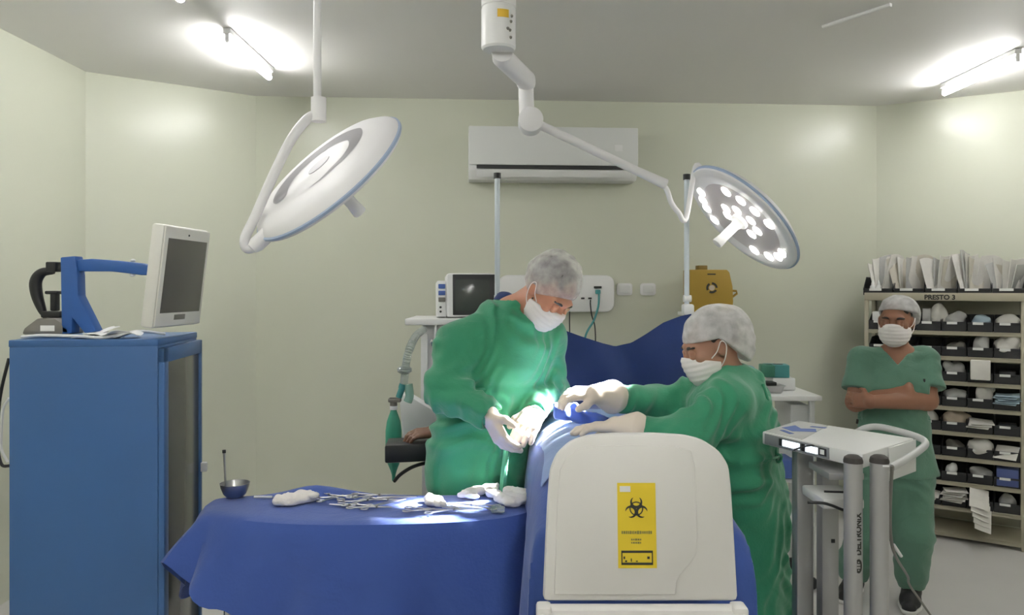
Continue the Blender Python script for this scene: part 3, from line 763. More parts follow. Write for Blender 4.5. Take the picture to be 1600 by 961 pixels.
spec = [(412, 779, 0, 'rod', 'white handled scalpel lying alone beside the gauze and bowl'),
        (520, 780, 2.5, 'f', 'forceps with rings behind the crumpled gauze nearest the bowl'),
        (527, 782, .55, 'f', 'forceps angled away just beyond the gauze pile nearest the bowl'),
        (545, 792, 2.9, 'f', 'ring-handled forceps at the front of the instrument cluster mid table'),
        (566, 786, .5, 'f', 'clamp crossing over others in the middle of the instrument cluster'),
        (584, 778, .12, 'f', 'clamp at the back of the cluster pointing along the table'),
        (598, 782, -.12, 'f', 'scissors lying across the back of the instrument cluster'),
        (607, 788, .7, 't', 'tweezers at the bin end of the instrument cluster'),
        (580, 796, -.12, 'f', 'clamp nearest the table front edge in the middle cluster'),
        (620, 778, .05, 't', 'long tweezers reaching from the cluster toward the folded gauze'),
        (668, 800, -.05, 'f', 'clamp in front of the small upright gauze'),
        (700, 802, .2, 'f', 'clamp with crossed rings in front of the gauze, towards the bin'),
        (722, 796, -.15, 't', 'tweezers pointing under the big gauze pile'),
        (745, 793, 2.8, 'f', 'clamp partly tucked under the big gauze pile'),
        (690, 793, -.5, 't', 'tweezers slanting behind the small upright gauze')]
for i, (px, py, rz, kd, nm) in enumerate(spec):
    if kd == 'rod':
        t = thing('scalpel', nm, 'scalpel'); obj('handle', tube(B(), [(-.034, 0, .004), (.03, 0, .004)], .0042, 10), m_white, t); bm = B(); prism(bm, [(.03, -.003), (.055, -.001), (.05, .004), (.03, .003)], .001, Matrix.Translation((0, 0, .003))); obj('blade', bm, m_steel, t)
    else: t = forceps(nm, 'steel instruments on the blue table', 'tweezers' if kd == 't' else 'f')
    q = tpos(px, py); t.location = q + V((0, 0, .001 + .0025 * (i % 3))); t.rotation_euler = (0, 0, rz)
# gauze
def gauze(pix, nm, seed, hh=.02):
    pts = [tpos(x, y) for x, y, r in pix]; s = SDF(*bounds([p + V((0, 0, .03)) for p in pts], .09), .0042)
    rnd = random.Random(seed)
    for p, (x, y, r) in zip(pts, pix):
        s.ell(p + V((0, 0, r * .55)), (r * 1.5, r * 1.1, r * .75), k=.018)
        for k in range(7):
            s.ell(p + V((rnd.uniform(-1.2, 1.2) * r, rnd.uniform(-1, 1) * r * .8, r * rnd.uniform(.4, 1.1))), (r * rnd.uniform(.35, .75), r * rnd.uniform(.3, .6), r * rnd.uniform(.2, .45)), k=.006)
    s.lumps(.0015, 120, seed); s.wrinkle(.003, 150, (1, .5, .4), seed); s.plane((0, 0, TZ + .0045), (0, 0, -1))
    o = obj('gauze_pad', s.mesh(), m_gauze); tag(o, nm, 'gauze', 'gauze on the instrument table'); return o
gauze([(443, 789, .026), (461, 787, .024), (480, 784, .026), (470, 783, .022)], 'crumpled white gauze pad on the bowl side of the table', 1)
gauze([(677, 789, .021), (673, 783, .018), (688, 792, .013)], 'small upright lump of white gauze among the clamps', 2)
gauze([(732, 775, .018), (746, 773, .022), (722, 777, .012), (738, 779, .016)], 'flat white gauze at the cabinet side of the big pile', 3)
gauze([(764, 770, .024), (772, 777, .020)], 'rounded gauze lump in the middle of the big pile', 4)
gauze([(789, 786, .026), (806, 779, .028), (824, 781, .022), (800, 791, .024), (815, 787, .022)], 'large cream gauze bundle at the bin end of the table', 5)
bm = B(); q = tpos(778, 800); bx(bm, q + V((0, 0, .010)), (.045, .03, .016), .004); tag(obj('ampoule_box', bm, m_clear), 'small clear plastic tray below the large gauze bundle', 'tray')

# ================================================================== OPERATING TABLE, PATIENT DRAPES, SCREEN
otc = V((.345, 2.82, 0))
ot = thing('operating_table', 'operating table under the blue patient drapes', 'operating table', otc)
bm = B(); bx(bm, (0, 0, .915), (.50, 1.5, .08), .02); obj('mattress', bm, m_black, ot)
bm = B(); bx(bm, (0, 0, .87), (.50, 1.48, .03), .006); obj('frame', bm, m_steel, ot)
bm = B(); bx(bm, (0, .1, .47), (.26, .34, .78), .02); obj('column', bm, m_steel, ot)
bm = B(); bx(bm, (0, .1, .05), (.46, .9, .10), .03); obj('base', bm, m_cartwhite, ot)
CX = .345
def mound(x, Y):
    """height of the drape over the patient."""
    u = (x - CX) / .285
    top = 1.150 - .02 * smooth((Y - 3.0) / .5) - .15 * smooth((2.40 - Y) / .45)
    crown = math.sqrt(max(0., 1 - min(1, abs(u)) ** 3.6))
    return .97 + (top - .97) * crown
def pdrape(u, v):
    Y = 2.05 + 1.43 * max(0, (v - .16) / .84); dn = max(0, (.16 - v) / .16); Y -= .05 * math.sin(min(1, dn * 4) * PI / 2) + .03 * dn
    s = (u - .5) * 2          # -1..1 across: hang, top, hang
    if abs(s) < .5:
        x = CX + s / .5 * .285; z = mound(x, Y) + .006 * math.sin(7 * Y + 9 * x) * math.sin(13 * x + 1)
        return V((x, Y + .015 * dn * math.sin(30 * x), z - (z - .50) * dn))
    t = (abs(s) - .5) / .5; sg = 1 if s > 0 else -1
    L = .52 + .05 * math.sin(3 * Y + sg)
    bulge = .014 * math.sin(min(1, t * 6) * PI / 2) + .028 * t * math.sin(15 * Y + sg * 2) + .014 * t * math.sin(31 * Y + t) + .012 * t
    return V((CX + sg * (.285 + bulge * (1 if sg < 0 else .35)), Y, .97 + .004 - max(L * t, .46 * dn) - .01 * (1 - math.cos(min(1, t * 6) * PI / 2))))
o = obj('patient_drape', sheet(pdrape, 110, 90, .004), m_drape); tag(o, 'large blue sheet covering the patient from chest to feet', 'drape')
def fdrape(u, v):  # towel spread over the glare zone, its pale colour imitating the glare
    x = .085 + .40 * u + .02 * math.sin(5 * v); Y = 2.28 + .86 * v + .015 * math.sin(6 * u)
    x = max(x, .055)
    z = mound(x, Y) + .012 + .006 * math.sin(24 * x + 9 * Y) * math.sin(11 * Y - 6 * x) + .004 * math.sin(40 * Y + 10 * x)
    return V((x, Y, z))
o = obj('field_towel', sheet(fdrape, 50, 80, .004), m_field_glare); tag(o, 'pale blue crumpled towel around the operated area under the lamp', 'towel')
# raised folded edge of drape between the two hands
s = SDF((.02, 2.50, 1.10), (.62, 2.95, 1.34), .006)
prv = None
for i, (px, py) in enumerate([(868, 629), (884, 630), (898, 632), (908, 640), (930, 646), (955, 653), (990, 664)]):
    q = P(px, py + 3, 2.80)
    if prv is not None:
        s.cone(prv, q, .008, .008, .008)
        for dz in (.014, .028, .04): s.cone(prv - V((0, .012 + .3 * dz, dz)), q - V((0, .012 + .3 * dz, dz)), .010, .010, .014)
    prv = q
q = P(900, 634, 2.79); s.cone(q, q + V((.012, -.012, -.035)), .011, .014, .01); s.lumps(.003, 70, 2)
o = obj('folded_drape_edge', s.mesh(), m_drape); tag(o, 'stiff folded edge of dark blue drape between the gloved hands', 'drape')
# drip poles
def pole(px, base, label, ztop):
    Yp = 3.6; x = P(px, 0, Yp).x
    t = thing('drip_pole', label, 'drip pole', (x, Yp, 0), 0, 'drip poles')
    obj('tube', tube(B(), [(0, 0, .10), (0, 0, 1.25), (0, 0, 1.252), (0, 0, ztop)], lambda u: .016 if u < .6 else .0125, 16), M('pole_pale', (.60, .66, .72), .35, .2), t)
    bm = B(); lathe(bm, [(0, 0), (.017, 0), (.017, .026), (0, .026)], 16, Matrix.Translation((0, 0, ztop - .012))); obj('top_cap', bm, m_black, t)
    for k in range(5):
        a = 2 * PI * k / 5 + .3; lg = obj('foot', tube(B(), [(0, 0, .10), (.24 * math.cos(a), .24 * math.sin(a), .055)], .013, 10), m_steel, t)
        cb = B(); ball(cb, (.24 * math.cos(a), .24 * math.sin(a), .027), .026, 2); obj('caster', cb, m_black, lg)
    bm = B(); bx(bm, (0, -.02, base), (.05, .06, .05), .01); obj('clamp', bm, m_cartwhite, t)
    bm = B(); tube(bm, [(-.015, 0, 1.60), (.0, 0, 1.60), (.02, 0, 1.60)], .017, 14); obj('height_knob', bm, m_cartwhite, t)
    return t
pole(777, 1.50, 'pale drip pole behind the surgeon who looks down', P(777, 275, 3.6).z)
pole(1073, 1.55, 'pale drip pole in front of the cardboard sharps box', P(1073, 277, 3.6).z)
# anaesthesia screen sheet
xa, xb = P(777, 0, 3.58).x, P(1078, 0, 3.58).x
topc = [(777, 458), (800, 470), (830, 490), (868, 511), (905, 524), (940, 536), (960, 541), (985, 535), (1010, 520), (1035, 504), (1060, 494), (1078, 490)]
def scr_top(x):
    px = 800 + x * FPX / 3.58
    for p, q in zip(topc, topc[1:]):
        if p[0] <= px <= q[0]:
            t = (px - p[0]) / (q[0] - p[0]); return EYE - (p[1] + (q[1] - p[1]) * t - HOR) / FPX * 3.58
    return EYE - (topc[-1][1] - HOR) / FPX * 3.58
def scrn(u, v):
    x = xa + (xb - xa) * u; zt = scr_top(x); z = zt + (1.00 - zt) * v
    sag = 4 * u * (1 - u)
    y = 3.555 - .05 * sag * v + .030 * math.sin(10 * u + 5 * v * (u - .5)) * (.25 + v) * sag ** .5 + .012 * math.sin(23 * u - 6 * v) * sag
    return V((x, y, z))
o = obj('screen_drape', sheet(scrn, 70, 40, .004), m_drapedk); tag(o, 'dark blue sheet hung between the two drip poles, sagging in the middle', 'drape')
bm = B(); s = SDF(P(790, 470, 3.5) - V((.1, .1, .1)), P(790, 470, 3.5) + V((.1, .12, .1)), .006); s.ell(P(788, 470, 3.5), (.05, .04, .042)); s.ell(P(800, 476, 3.5), (.04, .03, .03)); s.lumps(.004, 60)
bm.free(); o = obj('bunched_drape', s.mesh(), m_drapedk); tag(o, 'bunched dark blue cloth by the pole beside the patient monitor', 'drape')

# arm board
t = thing('arm_board', 'black padded arm board sticking out beside the surgeon looking down', 'arm board', (P(650, 705, 3.3).x, 3.3, 0))
ab = [P(604, 705, 3.24), P(692, 697, 3.36)]
z1 = P(640, 690, 3.25).z
bm = B(); pl = [(P(603, 0, 3.20).x, 3.17), (.03, 3.28), (.03, 3.44), (P(603, 0, 3.20).x - .012, 3.33)]
prism(bm, pl, .075, Matrix.Translation((0, 0, z1 - .075)), .008); obj('pad', bm, m_black, t, True)
bm = B(); bx(bm, (.02, 3.36, z1 - .095), (.20, .06, .035), .004); obj('bracket', bm, m_steel, t, True)
cord('monitor_cable', 'black cable curving down below the arm board', [(700, 712, 3.3), (680, 720, 3.3), (655, 726, 3.32), (640, 732, 3.34), (625, 742, 3.36), (616, 752, 3.38)], .008, m_black)

# ================================================================== ANAESTHESIA MACHINE, MONITOR, BREATHING BAG
am = thing('anaesthesia_machine', 'white anaesthesia machine behind the surgeon looking down', 'machine', (P(715, 0, 4.15).x, 4.15, 0))
zt = P(680, 499, 4.0).z
bm = B(); bx(bm, (.03, .06, (zt + .15) / 2), (.42, .36, zt - .15), .012); obj('cabinet', bm, m_teeth, am)
bm = B(); bx(bm, (-.0, .03, zt - .012), (.52, .44, .034), .008); obj('top_shelf', bm, m_white, am)
bm = B(); bx(bm, (-.165, -.128, (zt + .95) / 2 - .05), (.035, .02, zt - 1.0), .004); obj('side_rail', bm, m_white, am)
bm = B(); bx(bm, (.05, -.15, .98), (.5, .10, .03), .008); obj('work_shelf', bm, m_white, am)
for k in range(3): 
    bm = B(); bx(bm, (.03, -.128, .80 - k * .2), (.36, .018, .18), .006); dw = obj('drawer', bm, m_cartwhite, am)
    bm = B(); tube(bm, [(-.07, -.15, .80 - k * .2), (.13, -.15, .80 - k * .2)], .007, 8); obj('drawer_handle', bm, m_steel, dw)
bm = B(); bx(bm, (.03, .06, .12), (.46, .42, .06), .01); obj('base', bm, m_graydev, am)
for sx in (-.16, .22):
    for sy in (-.1, .22):
        cb = B(); lathe(cb, [(0, -.014), (.04, -.014), (.045, 0), (.04, .014), (0, .014)], 18, Matrix.Translation((sx, sy, .046)) @ Matrix.Rotation(PI / 2, 4, 'X')); obj('caster', cb, m_black, am)
kx = P(680, 535, 3.98) - V(wm(am).translation)
bm = B(); lathe(bm, [(0, 0), (.022, 0), (.026, .006), (.024, .02), (.012, .026), (0, .026)], 24, Matrix.Translation(kx) @ Matrix.Rotation(PI / 2, 4, 'X')); ball(bm, kx + V((.004, -.03, .004)), .010); obj('pressure_knob', bm, m_chrome, am)
bm = B(); tube(bm, [kx + V((.0, -.005, .02)), kx + V((.002, -.01, .06)), kx + V((.004, -.005, .10))], .005, 8, 3); obj('knob_cable', bm, m_white, am)
for i, dx in enumerate((.075, .115)):
    bm = B(); bx(bm, (dx - .04, -.128, zt - .20), (.022, .016, .22), .004); obj('flow_tube', bm, m_cartwhite, am)
# sloping side tray
bm = B(); pw = [(622, 617), (640, 621), (692, 652), (692, 672), (640, 690), (628, 690)]
prism(bm, [(P(x, y, 3.75).x, P(x, y, 3.75).z) for x, y in pw], .10, Matrix(((1, 0, 0, 0), (0, 0, 1, 3.78), (0, 1, 0, 0), (0, 0, 0, 1))), .006)
obj('side_panel', bm, m_white, am, True)
# patient monitor on the shelf
pm = thing('patient_monitor', 'patient monitor with dark screen and side connectors on the white machine', 'monitor', mat=Matrix.Translation((P(735, 0, 4.05).x, 4.08, zt + .005)) @ Matrix.Rotation(math.radians(9), 4, 'Z') @ Matrix.Rotation(math.radians(-4), 4, 'X'))
bm = B(); bx(bm, (0, .02, .118), (.262, .14, .232), .016); obj('housing', bm, m_white, pm)
bm = B(); bx(bm, (.014, -.050, .120), (.226, .008, .214), .006); obj('bezel', bm, m_black, pm)
bm = B(); bx(bm, (.004, -.0545, .118), (.184, .003, .165), .002); obj('screen', bm, M('dark_screen', (.055, .062, .058), .15), pm)
bm = B(); bx(bm, (-.155, .03, .100), (.05, .13, .19), .008); cn = obj('connector_block', bm, m_white, pm)
for k, (zz, mt_) in enumerate(((.165, m_blueprint), (.130, m_blueprint), (.095, m_graydev))):
    bm = B(); bx(bm, (-.155, -.037, zz), (.036, .006, .024), .003); obj('module_slot', bm, mt_, cn)
for zz in (.055, .032):
    bm = B(); lathe(bm, [(0, 0), (.006, 0), (.006, .004), (0, .004)], 12, Matrix.Translation((-.162, -.035, zz)) @ Matrix.Rotation(PI / 2, 4, 'X')); obj('port', bm, m_black, cn)
# breathing bag and hoses
bb = thing('breathing_bag', 'green breathing bag hanging from a grey connector below the clear hose', 'breathing bag', (P(615, 0, 3.6).x, 3.6, P(615, 745, 3.6).z))
def pz(px, py, Y=3.6): return P(px, py, Y)
prof = [(632, 4), (640, 4.2), (648, 7), (658, 10.5), (672, 12.5), (695, 12.8), (712, 12.2), (725, 9), (735, 5), (742, 3), (751, 2.6)]
bm = B(); lathe(bm, [(0, pz(0, 630).z)] + [(r * 3.6 / FPX, pz(0, y).z) for y, r in prof] + [(0, pz(0, 752).z)], 28, Matrix.Translation((pz(615, 0).x, 3.6, 0)) ); obj('bag', bm, m_green, bb, True)
bm = B(); bx(bm, pz(617, 625), (.058, .04, .018), .004); tube(bm, [pz(615, 634), pz(615, 622)], .017, 14); obj('elbow_connector', bm, m_graydev, bb, True)
bm = B(); tube(bm, [pz(615, 634), pz(615, 640)], .018, 14); obj('collar', bm, m_white, bb, True)
bm = B(); tube(bm, [pz(623, 621), pz(628, 607)], .015, 14); tube(bm, [pz(628, 607), pz(630, 600)], .018, 14); obj('valve', bm, m_teal, bb, True)
bh = thing('breathing_hose', 'clear corrugated hose and filter rising from the green bag', 'hose', pz(632, 600))
pts = catmull([pz(631, 600), pz(633, 582), pz(635, 565), pz(640, 545), pz(650, 525, 3.75), pz(662, 515, 3.9)], 16)
bm = B(); N = len(pts); tube(bm, pts, lambda t: .0185 + .0022 * math.sin(t * N * PI), 14); obj('hose', bm, m_clear, bh, True)
bm = B(); lathe(bm, [(0, -.02), (.02, -.018), (.034, -.008), (.034, .008), (.02, .018), (0, .02)], 24, Matrix.Translation(pz(632, 578))); obj('filter', bm, m_clear, bh, True)
bm = B(); tube(bm, [pz(638, 600), pz(640, 618), pz(637, 628)], .020, 12, 4); obj('second_limb', bm, M('clear_green', (.45, .75, .66), .2, trans=.5), bh, True)

# ================================================================== WALL SHELF WITH SHARPS BOX, WHITE TROLLEY
YS = 5.30
q = P(1112, 488, YS)
ws = thing('wall_shelf', 'white wall shelf under the cardboard sharps box', 'shelf', q, BRZ)
bm = B(); bx(bm, (0, .06, -.012), (.36, .30, .024), .004); obj('board', bm, m_white, ws)
for s in (-1, 1): bm = B(); bx(bm, (s * .12, .12, -.08), (.025, .18, .11), .004); obj('bracket', bm, m_graydev, ws)
sb = thing('sharps_box', 'ochre cardboard sharps box with side flap on the wall shelf', 'sharps box', q + V((-.02, .03, .001)), BRZ)
f_ = YS / FPX
ol = [(-34, 0), (32, 0), (34, 17), (33, 40), (28, 62), (24, 66), (-34, 66)]
bm = B(); prism(bm, [(x * f_, y * f_) for x, y in ol], .17, Matrix.Translation((0, -.09, 0)) @ Matrix(((1, 0, 0, 0), (0, 0, 1, 0), (0, 1, 0, 0), (0, 0, 0, 1))), .005); obj('carton', bm, m_sharps, sb)
bm = B(); bx(bm, (-10 * f_, 0, 69 * f_), (15 * f_, .07, 8 * f_), .005); obj('lid_tab', bm, M('tab_brown', (.24, .16, .03), .6), sb)
bm = B(); tube(bm, [V((33, 0, 34)) * f_, V((46, 0, 33)) * f_, V((47, 0, 29)) * f_, V((36, 0, 21)) * f_], .008, 8); obj('carry_handle', bm, m_sharps, sb)
bm = B(); prism(bm, [(34 * f_, 3 * f_), (45 * f_, 0), (34 * f_, 0)], .15, Matrix.Translation((0, -.08, 0)) @ Matrix(((1, 0, 0, 0), (0, 0, 1, 0), (0, 1, 0, 0), (0, 0, 0, 1)))); obj('bottom_flap', bm, m_graydev, sb)
bm = B()
ring = [(9 * math.cos(a), 38 + 8.5 * math.sin(a)) for a in [2 * PI * k / 24 for k in range(24)]]
ri = [(5.8 * math.cos(a), 38 + 5.2 * math.sin(a)) for a in [2 * PI * k / 24 for k in range(24)]]
for k in range(24):
    if k % 8 in (6, 7): continue
    k2 = (k + 1) % 24; pl = [ring[k], ring[k2], ri[k2], ri[k]]; prism(bm, [(x * f_, y * f_) for x, y in pl], .001, Matrix.Translation((0, -.0912, 0)) @ Matrix(((1, 0, 0, 0), (0, 0, 1, 0), (0, 1, 0, 0), (0, 0, 0, 1))))
for (x0, x1, y0, y1) in ((-7, 6, 58, 60), (-5, 12, 10, 13), (-1, 9, 6, 7.4)):
    prism(bm, [(x0 * f_, y0 * f_), (x1 * f_, y0 * f_), (x1 * f_, y1 * f_), (x0 * f_, y1 * f_)], .001, Matrix.Translation((0, -.0912, 0)) @ Matrix(((1, 0, 0, 0), (0, 0, 1, 0), (0, 1, 0, 0), (0, 0, 0, 1))))
obj('printed_symbol', bm, m_ink, sb, smooth=False)
bm = B(); prism(bm, [(x * f_, y * f_) for x, y in [(4.5 * math.cos(a), 38 + 4.2 * math.sin(a)) for a in [2 * PI * k / 20 for k in range(20)]]], .001, Matrix.Translation((0, -.0912, 0)) @ Matrix(((1, 0, 0, 0), (0, 0, 1, 0), (0, 1, 0, 0), (0, 0, 0, 1)))); obj('symbol_centre', bm, m_beige, sb)
# trolley
Yt = 4.35; zq = P(0, 611, Yt).z
tr = thing('supply_trolley', 'white trolley behind the surgeon in profile', 'trolley', (P(1205, 0, Yt).x, Yt, 0))
bm = B(); bx(bm, (0, 0, zq - .014), (.42, .40, .028), .006); obj('top', bm, m_white, tr)
for sx in (-.17, .17):
    for sy in (-.15, .15): bm = B(); bx(bm, (sx, sy, zq / 2 + .03), (.028, .028, zq - .09), .004); lg = obj('leg', bm, m_cartwhite, tr); cb = B(); ball(cb, (sx, sy, .036), .035, 2); obj('caster', cb, m_black, lg)
bm = B(); bx(bm, (.12, .02, zq - .28), (.10, .26, .44), .006); obj('side_panel', bm, m_cartwhite, tr)
bm = B(); bx(bm, (0, 0, .36), (.36, .34, .02), .004); obj('lower_shelf', bm, m_white, tr)
bm = B(); bx(bm, (0, 0, .60), (.36, .34, .02), .004); obj('middle_shelf', bm, m_white, tr)
bm = B(); bx(bm, V((P(1222, 0, 4.25).x - P(1205, 0, Yt).x, -.10, .665)), (.12, .18, .10), .01); bm.transform(Matrix.Translation((P(1205, 0, Yt).x, Yt, 0))); tag(obj('storage_tub', bm, m_blueprint), 'blue tub on the middle shelf of the white trolley', 'tub')
tq = P(1203, 610, Yt - .06); tq.z = zq + .001
ty = thing('steel_tray', 'shallow steel tray on the white trolley', 'tray', tq)
bm = B(); rr = []
for zz, sx, sy in ((0, .055, .045), (.038, .068, .058), (.042, .074, .064), (.042, .066, .056), (.004, .052, .042)): rr.append([bm.verts.new((x, y, zz)) for x, y in rrect(2 * sx, 2 * sy, .018, 5)])
for a_, b_ in zip(rr, rr[1:]):
    for k in range(len(a_)): bm.faces.new((a_[k], a_[(k + 1) % len(a_)], b_[(k + 1) % len(a_)], b_[k]))
bm.faces.new(rr[0][::-1]); bm.faces.new(rr[-1]); obj('tray', bm, m_steel, ty)
bm = B(); bx(bm, V((P(1192, 0, Yt).x, Yt - .06, zq + .052)), (.09, .08, .020), .004); tag(obj('instrument_case', bm, m_black), 'flat black case lying in the steel tray on the trolley', 'case')
bm = B(); bx(bm, V((P(1224, 0, Yt).x + .01, Yt + .08, zq + .036)), (.13, .13, .07), .006); tag(obj('carton', bm, m_white), 'white carton under the green glove box', 'carton')
gb = thing('glove_box', 'green and teal glove box lying on the white carton', 'glove box', (P(1220, 0, Yt).x, Yt + .08, zq + .072), -.15)
bm = B(); bx(bm, (0, 0, .036), (.13, .11, .072), .004); obj('box', bm, m_teal, gb)
bm = B(); bx(bm, (-.055, -.02, .038), (.075, .10, .068), .006); obj('green_end', bm, m_glovebox, gb)
bm = B(); lathe(bm, [(0, .0), (.03, 0), (.03, .002), (0, .002)], 20, Matrix.Translation((.01, 0, .0715))); obj('opening', bm, m_black, gb)
for px, py, r, nm in ((1210, 641, .012, 'white ball-shaped knob hanging beside the trolley edge'),): 
    o = obj('drawer_knob', ball(B(), P(px, py, 4.18), r, 2), m_white, tr, True)

# ================================================================== ELECTROSURGERY CART
ec = thing('equipment_cart', 'grey four-post equipment cart with a white sloping top unit', 'cart', (.94, 2.25, 0))
L0 = V((.94, 2.25, 0))
fr = [(P(1333, 0, 2.03).x, 2.03), (P(1374, 0, 2.03).x, 2.03)]; rrp = [(P(1254, 0, 2.40).x, 2.40), (P(1293, 0, 2.36).x, 2.36)]
zf = P(0, 722, 2.03).z
posts = []
for i, (x, y) in enumerate(fr):
    bm = B(); tube(bm, [(x, y, .09), (x, y, zf)], .0235, 26); po = obj('post', bm, m_post, ec, True); posts.append((x, y))
    bm = B(); lathe(bm, [(.0245, 0), (.0245, .006), (.022, .014), (.014, .0195), (0, .021)], 26, Matrix.Translation((x, y, zf - .001))); obj('post_cap', bm, M('cap_rubber', (.045, .04, .038), .6), po, True)
    if i == 1: bm = B(); bx(bm, (x + .006, y - .0238, P(0, 725, 2.03).z), (.017, .001, .005), .0002); obj('asset_sticker', bm, m_paper, po, True)
    if i == 0:
        tm = text_mesh('DELTRONIX', .0205, .0, .0010)
        xs = [v.co.x for v in tm.verts]; w0 = max(xs) - min(xs); k = .112 / w0
        for v in tm.verts: v.co.x *= k
        bmesh.ops.subdivide_edges(tm, edges=tm.edges[:], cuts=1)
        zc = P(0, 835, 2.006).z
        for v in tm.verts:
            h_, s_ = v.co.x, v.co.y; a_ = -s_ / .0235
            v.co = V((x + .0239 * math.sin(a_) + .004, y - .0239 * math.cos(a_), zc + h_))
        obj('brand_lettering', tm, m_ink, po, True, smooth=False)
        bm = B(); zl = P(0, 885, 2.006).z
        def onp(u, v): a_ = u / .0235; return V((x + .0239 * math.sin(a_) + .004, y - .0239 * math.cos(a_), zl + v))
        def patch(u0, u1, v0, v1):
            n = 4; g = [[bm.verts.new(onp(u0 + (u1 - u0) * i_ / n, vv)) for i_ in range(n + 1)] for vv in (v0, v1)]
            for i_ in range(n): bm.faces.new((g[0][i_], g[0][i_ + 1], g[1][i_ + 1], g[1][i_]))
        N_ = 28
        for k in range(N_):
            a0, a1 = 2 * PI * k / N_, 2 * PI * (k + 1) / N_
            q_ = [onp(r * .0098 * math.cos(a_), r * .0185 * math.sin(a_)) for r, a_ in ((1, a0), (1, a1), (.66, a1), (.66, a0))]; bm.faces.new([bm.verts.new(p_) for p_ in q_])
        for (u0, u1, v0, v1) in ((-.0065, .0065, .006, .0085), (-.0065, .0065, -.0015, .001), (-.006, .006, -.009, -.0065), (-.0072, -.0045, -.009, .0085), (.0045, .0072, -.009, .0085), (-.004, -.002, -.0135, -.009), (.002, .004, -.0135, -.009), (-.004, -.002, .0085, .013), (.002, .004, .0085, .013)): patch(u0, u1, v0, v1)
        obj('brand_emblem', bm, m_ink, po, True, smooth=False)
for x, y in rrp:
    bm = B(); bx(bm, (x, y, .62), (.054, .05, 1.07), .008); obj('rear_post', bm, m_post, ec, True)
bm = B(); bx(bm, (rrp[1][0] + .006, rrp[1][1] - .0265, P(0, 846, 2.33).z), (.012, .004, .012), .002); obj('screw_cover', bm, m_black, ec, True)
A_, B_, C_, D_ = V((.970, 2.61)), V((1.205, 2.30)), V((.950, 2.08)), V((.785, 2.41))
zu = 1.2
bm = B(); prism(bm, [tuple(D_), tuple(C_), tuple(B_), tuple(A_)], .040, Matrix.Translation((0, 0, zu - .040)), .005); un = obj('top_unit', bm, m_cartwhite, ec, True)
# printed keypad on the half towards the surgeon
def lerp2(a, b, t): return a + (b - a) * t
def on_top(u, v):           # u: A->B , v: towards D/C
    return lerp2(lerp2(A_, B_, u), lerp2(D_, C_, u), v)
bm = B(); prism(bm, [tuple(on_top(*q_)) for q_ in ((.02, .97), (.42, .97), (.30, .04), (.02, .04))], .0012, Matrix.Translation((0, 0, zu))); kp = obj('keypad_overlay', bm, m_pouchg, un, True)
bm = B()
for q_ in (((.06, .62), (.20, .70), (.36, .50), (.30, .36), (.20, .48), (.10, .36)), ((.10, .78), (.24, .86), (.26, .80), (.12, .72)), ((.22, .30), (.34, .24), (.34, .18), (.22, .24))):
    prism(bm, [tuple(on_top(*z_)) for z_ in q_], .0008, Matrix.Translation((0, 0, zu + .0012)))
obj('keypad_print', bm, m_blueprint, kp, True)
fd = (C_ - D_).normalized(); fn = V((fd.y, -fd.x)); 
def fbox(t0, t1, z0, z1, off, mat, nm, par):
    a, b = D_.lerp(C_, t0), D_.lerp(C_, t1); c2 = (a + b) / 2 + fn * off
    bm = B(); bx(bm, (0, 0, 0), ((b - a).length, .006, z1 - z0), .001); bm.transform(Matrix.Translation((c2.x, c2.y, (z0 + z1) / 2)) @ Matrix.Rotation(math.atan2(fd.y, fd.x), 4, 'Z')); return obj(nm, bm, mat, par, True)
fp_ = fbox(.04, .70, zu - .036, zu - .004, .002, M('panel_grey', (.22, .23, .24), .4), 'front_panel', un)
fbox(.20, .235, zu - .03, zu - .008, .003, m_black, 'button', fp_); fbox(.435, .47, zu - .03, zu - .008, .003, m_black, 'button', fp_); fbox(.61, .685, zu - .03, zu - .008, .003, m_black, 'socket_plate', fp_)
fbox(.24, .42, zu - .029, zu - .010, .004, m_disp, 'display', fp_); fbox(.48, .60, zu - .029, zu - .010, .004, m_disp, 'display', fp_)
fbox(.625, .665, zu - .026, zu - .012, .004, m_white, 'socket', fp_)
# hanging side plate and tubular handle at the far end
bd = (B_ - C_).normalized()
m2 = B(); a, b = C_.lerp(B_, .45), C_.lerp(B_, .99); c2 = (a + b) / 2 + V((bd.y, -bd.x)) * .004
bx(m2, (0, 0, 0), ((b - a).length, .006, .095), .002); m2.transform(Matrix.Translation((c2.x, c2.y, zu - .05)) @ Matrix.Rotation(math.atan2(bd.y, bd.x), 4, 'Z')); obj('side_plate', m2, m_cartwhite, ec, True)
obj('handle', tube(B(), [P(1338, 676, 2.50), P(1352, 669, 2.48), P(1372, 667, 2.46), P(1405, 674, 2.40), P(1436, 684, 2.33), P(1446, 693, 2.26), P(1436, 704, 2.20), P(1412, 720, 2.12), P(1392, 731, 2.07)], .0105, 14, 6), M('handle_grey', (.50, .51, .51), .4), ec, True)
obj('cable', tube(B(), [P(1240, 703, 2.2), P(1256, 698, 2.19), P(1268, 696, 2.17), P(1272, 697, 2.17)], .0025, 8, 5), m_black, ec, True)
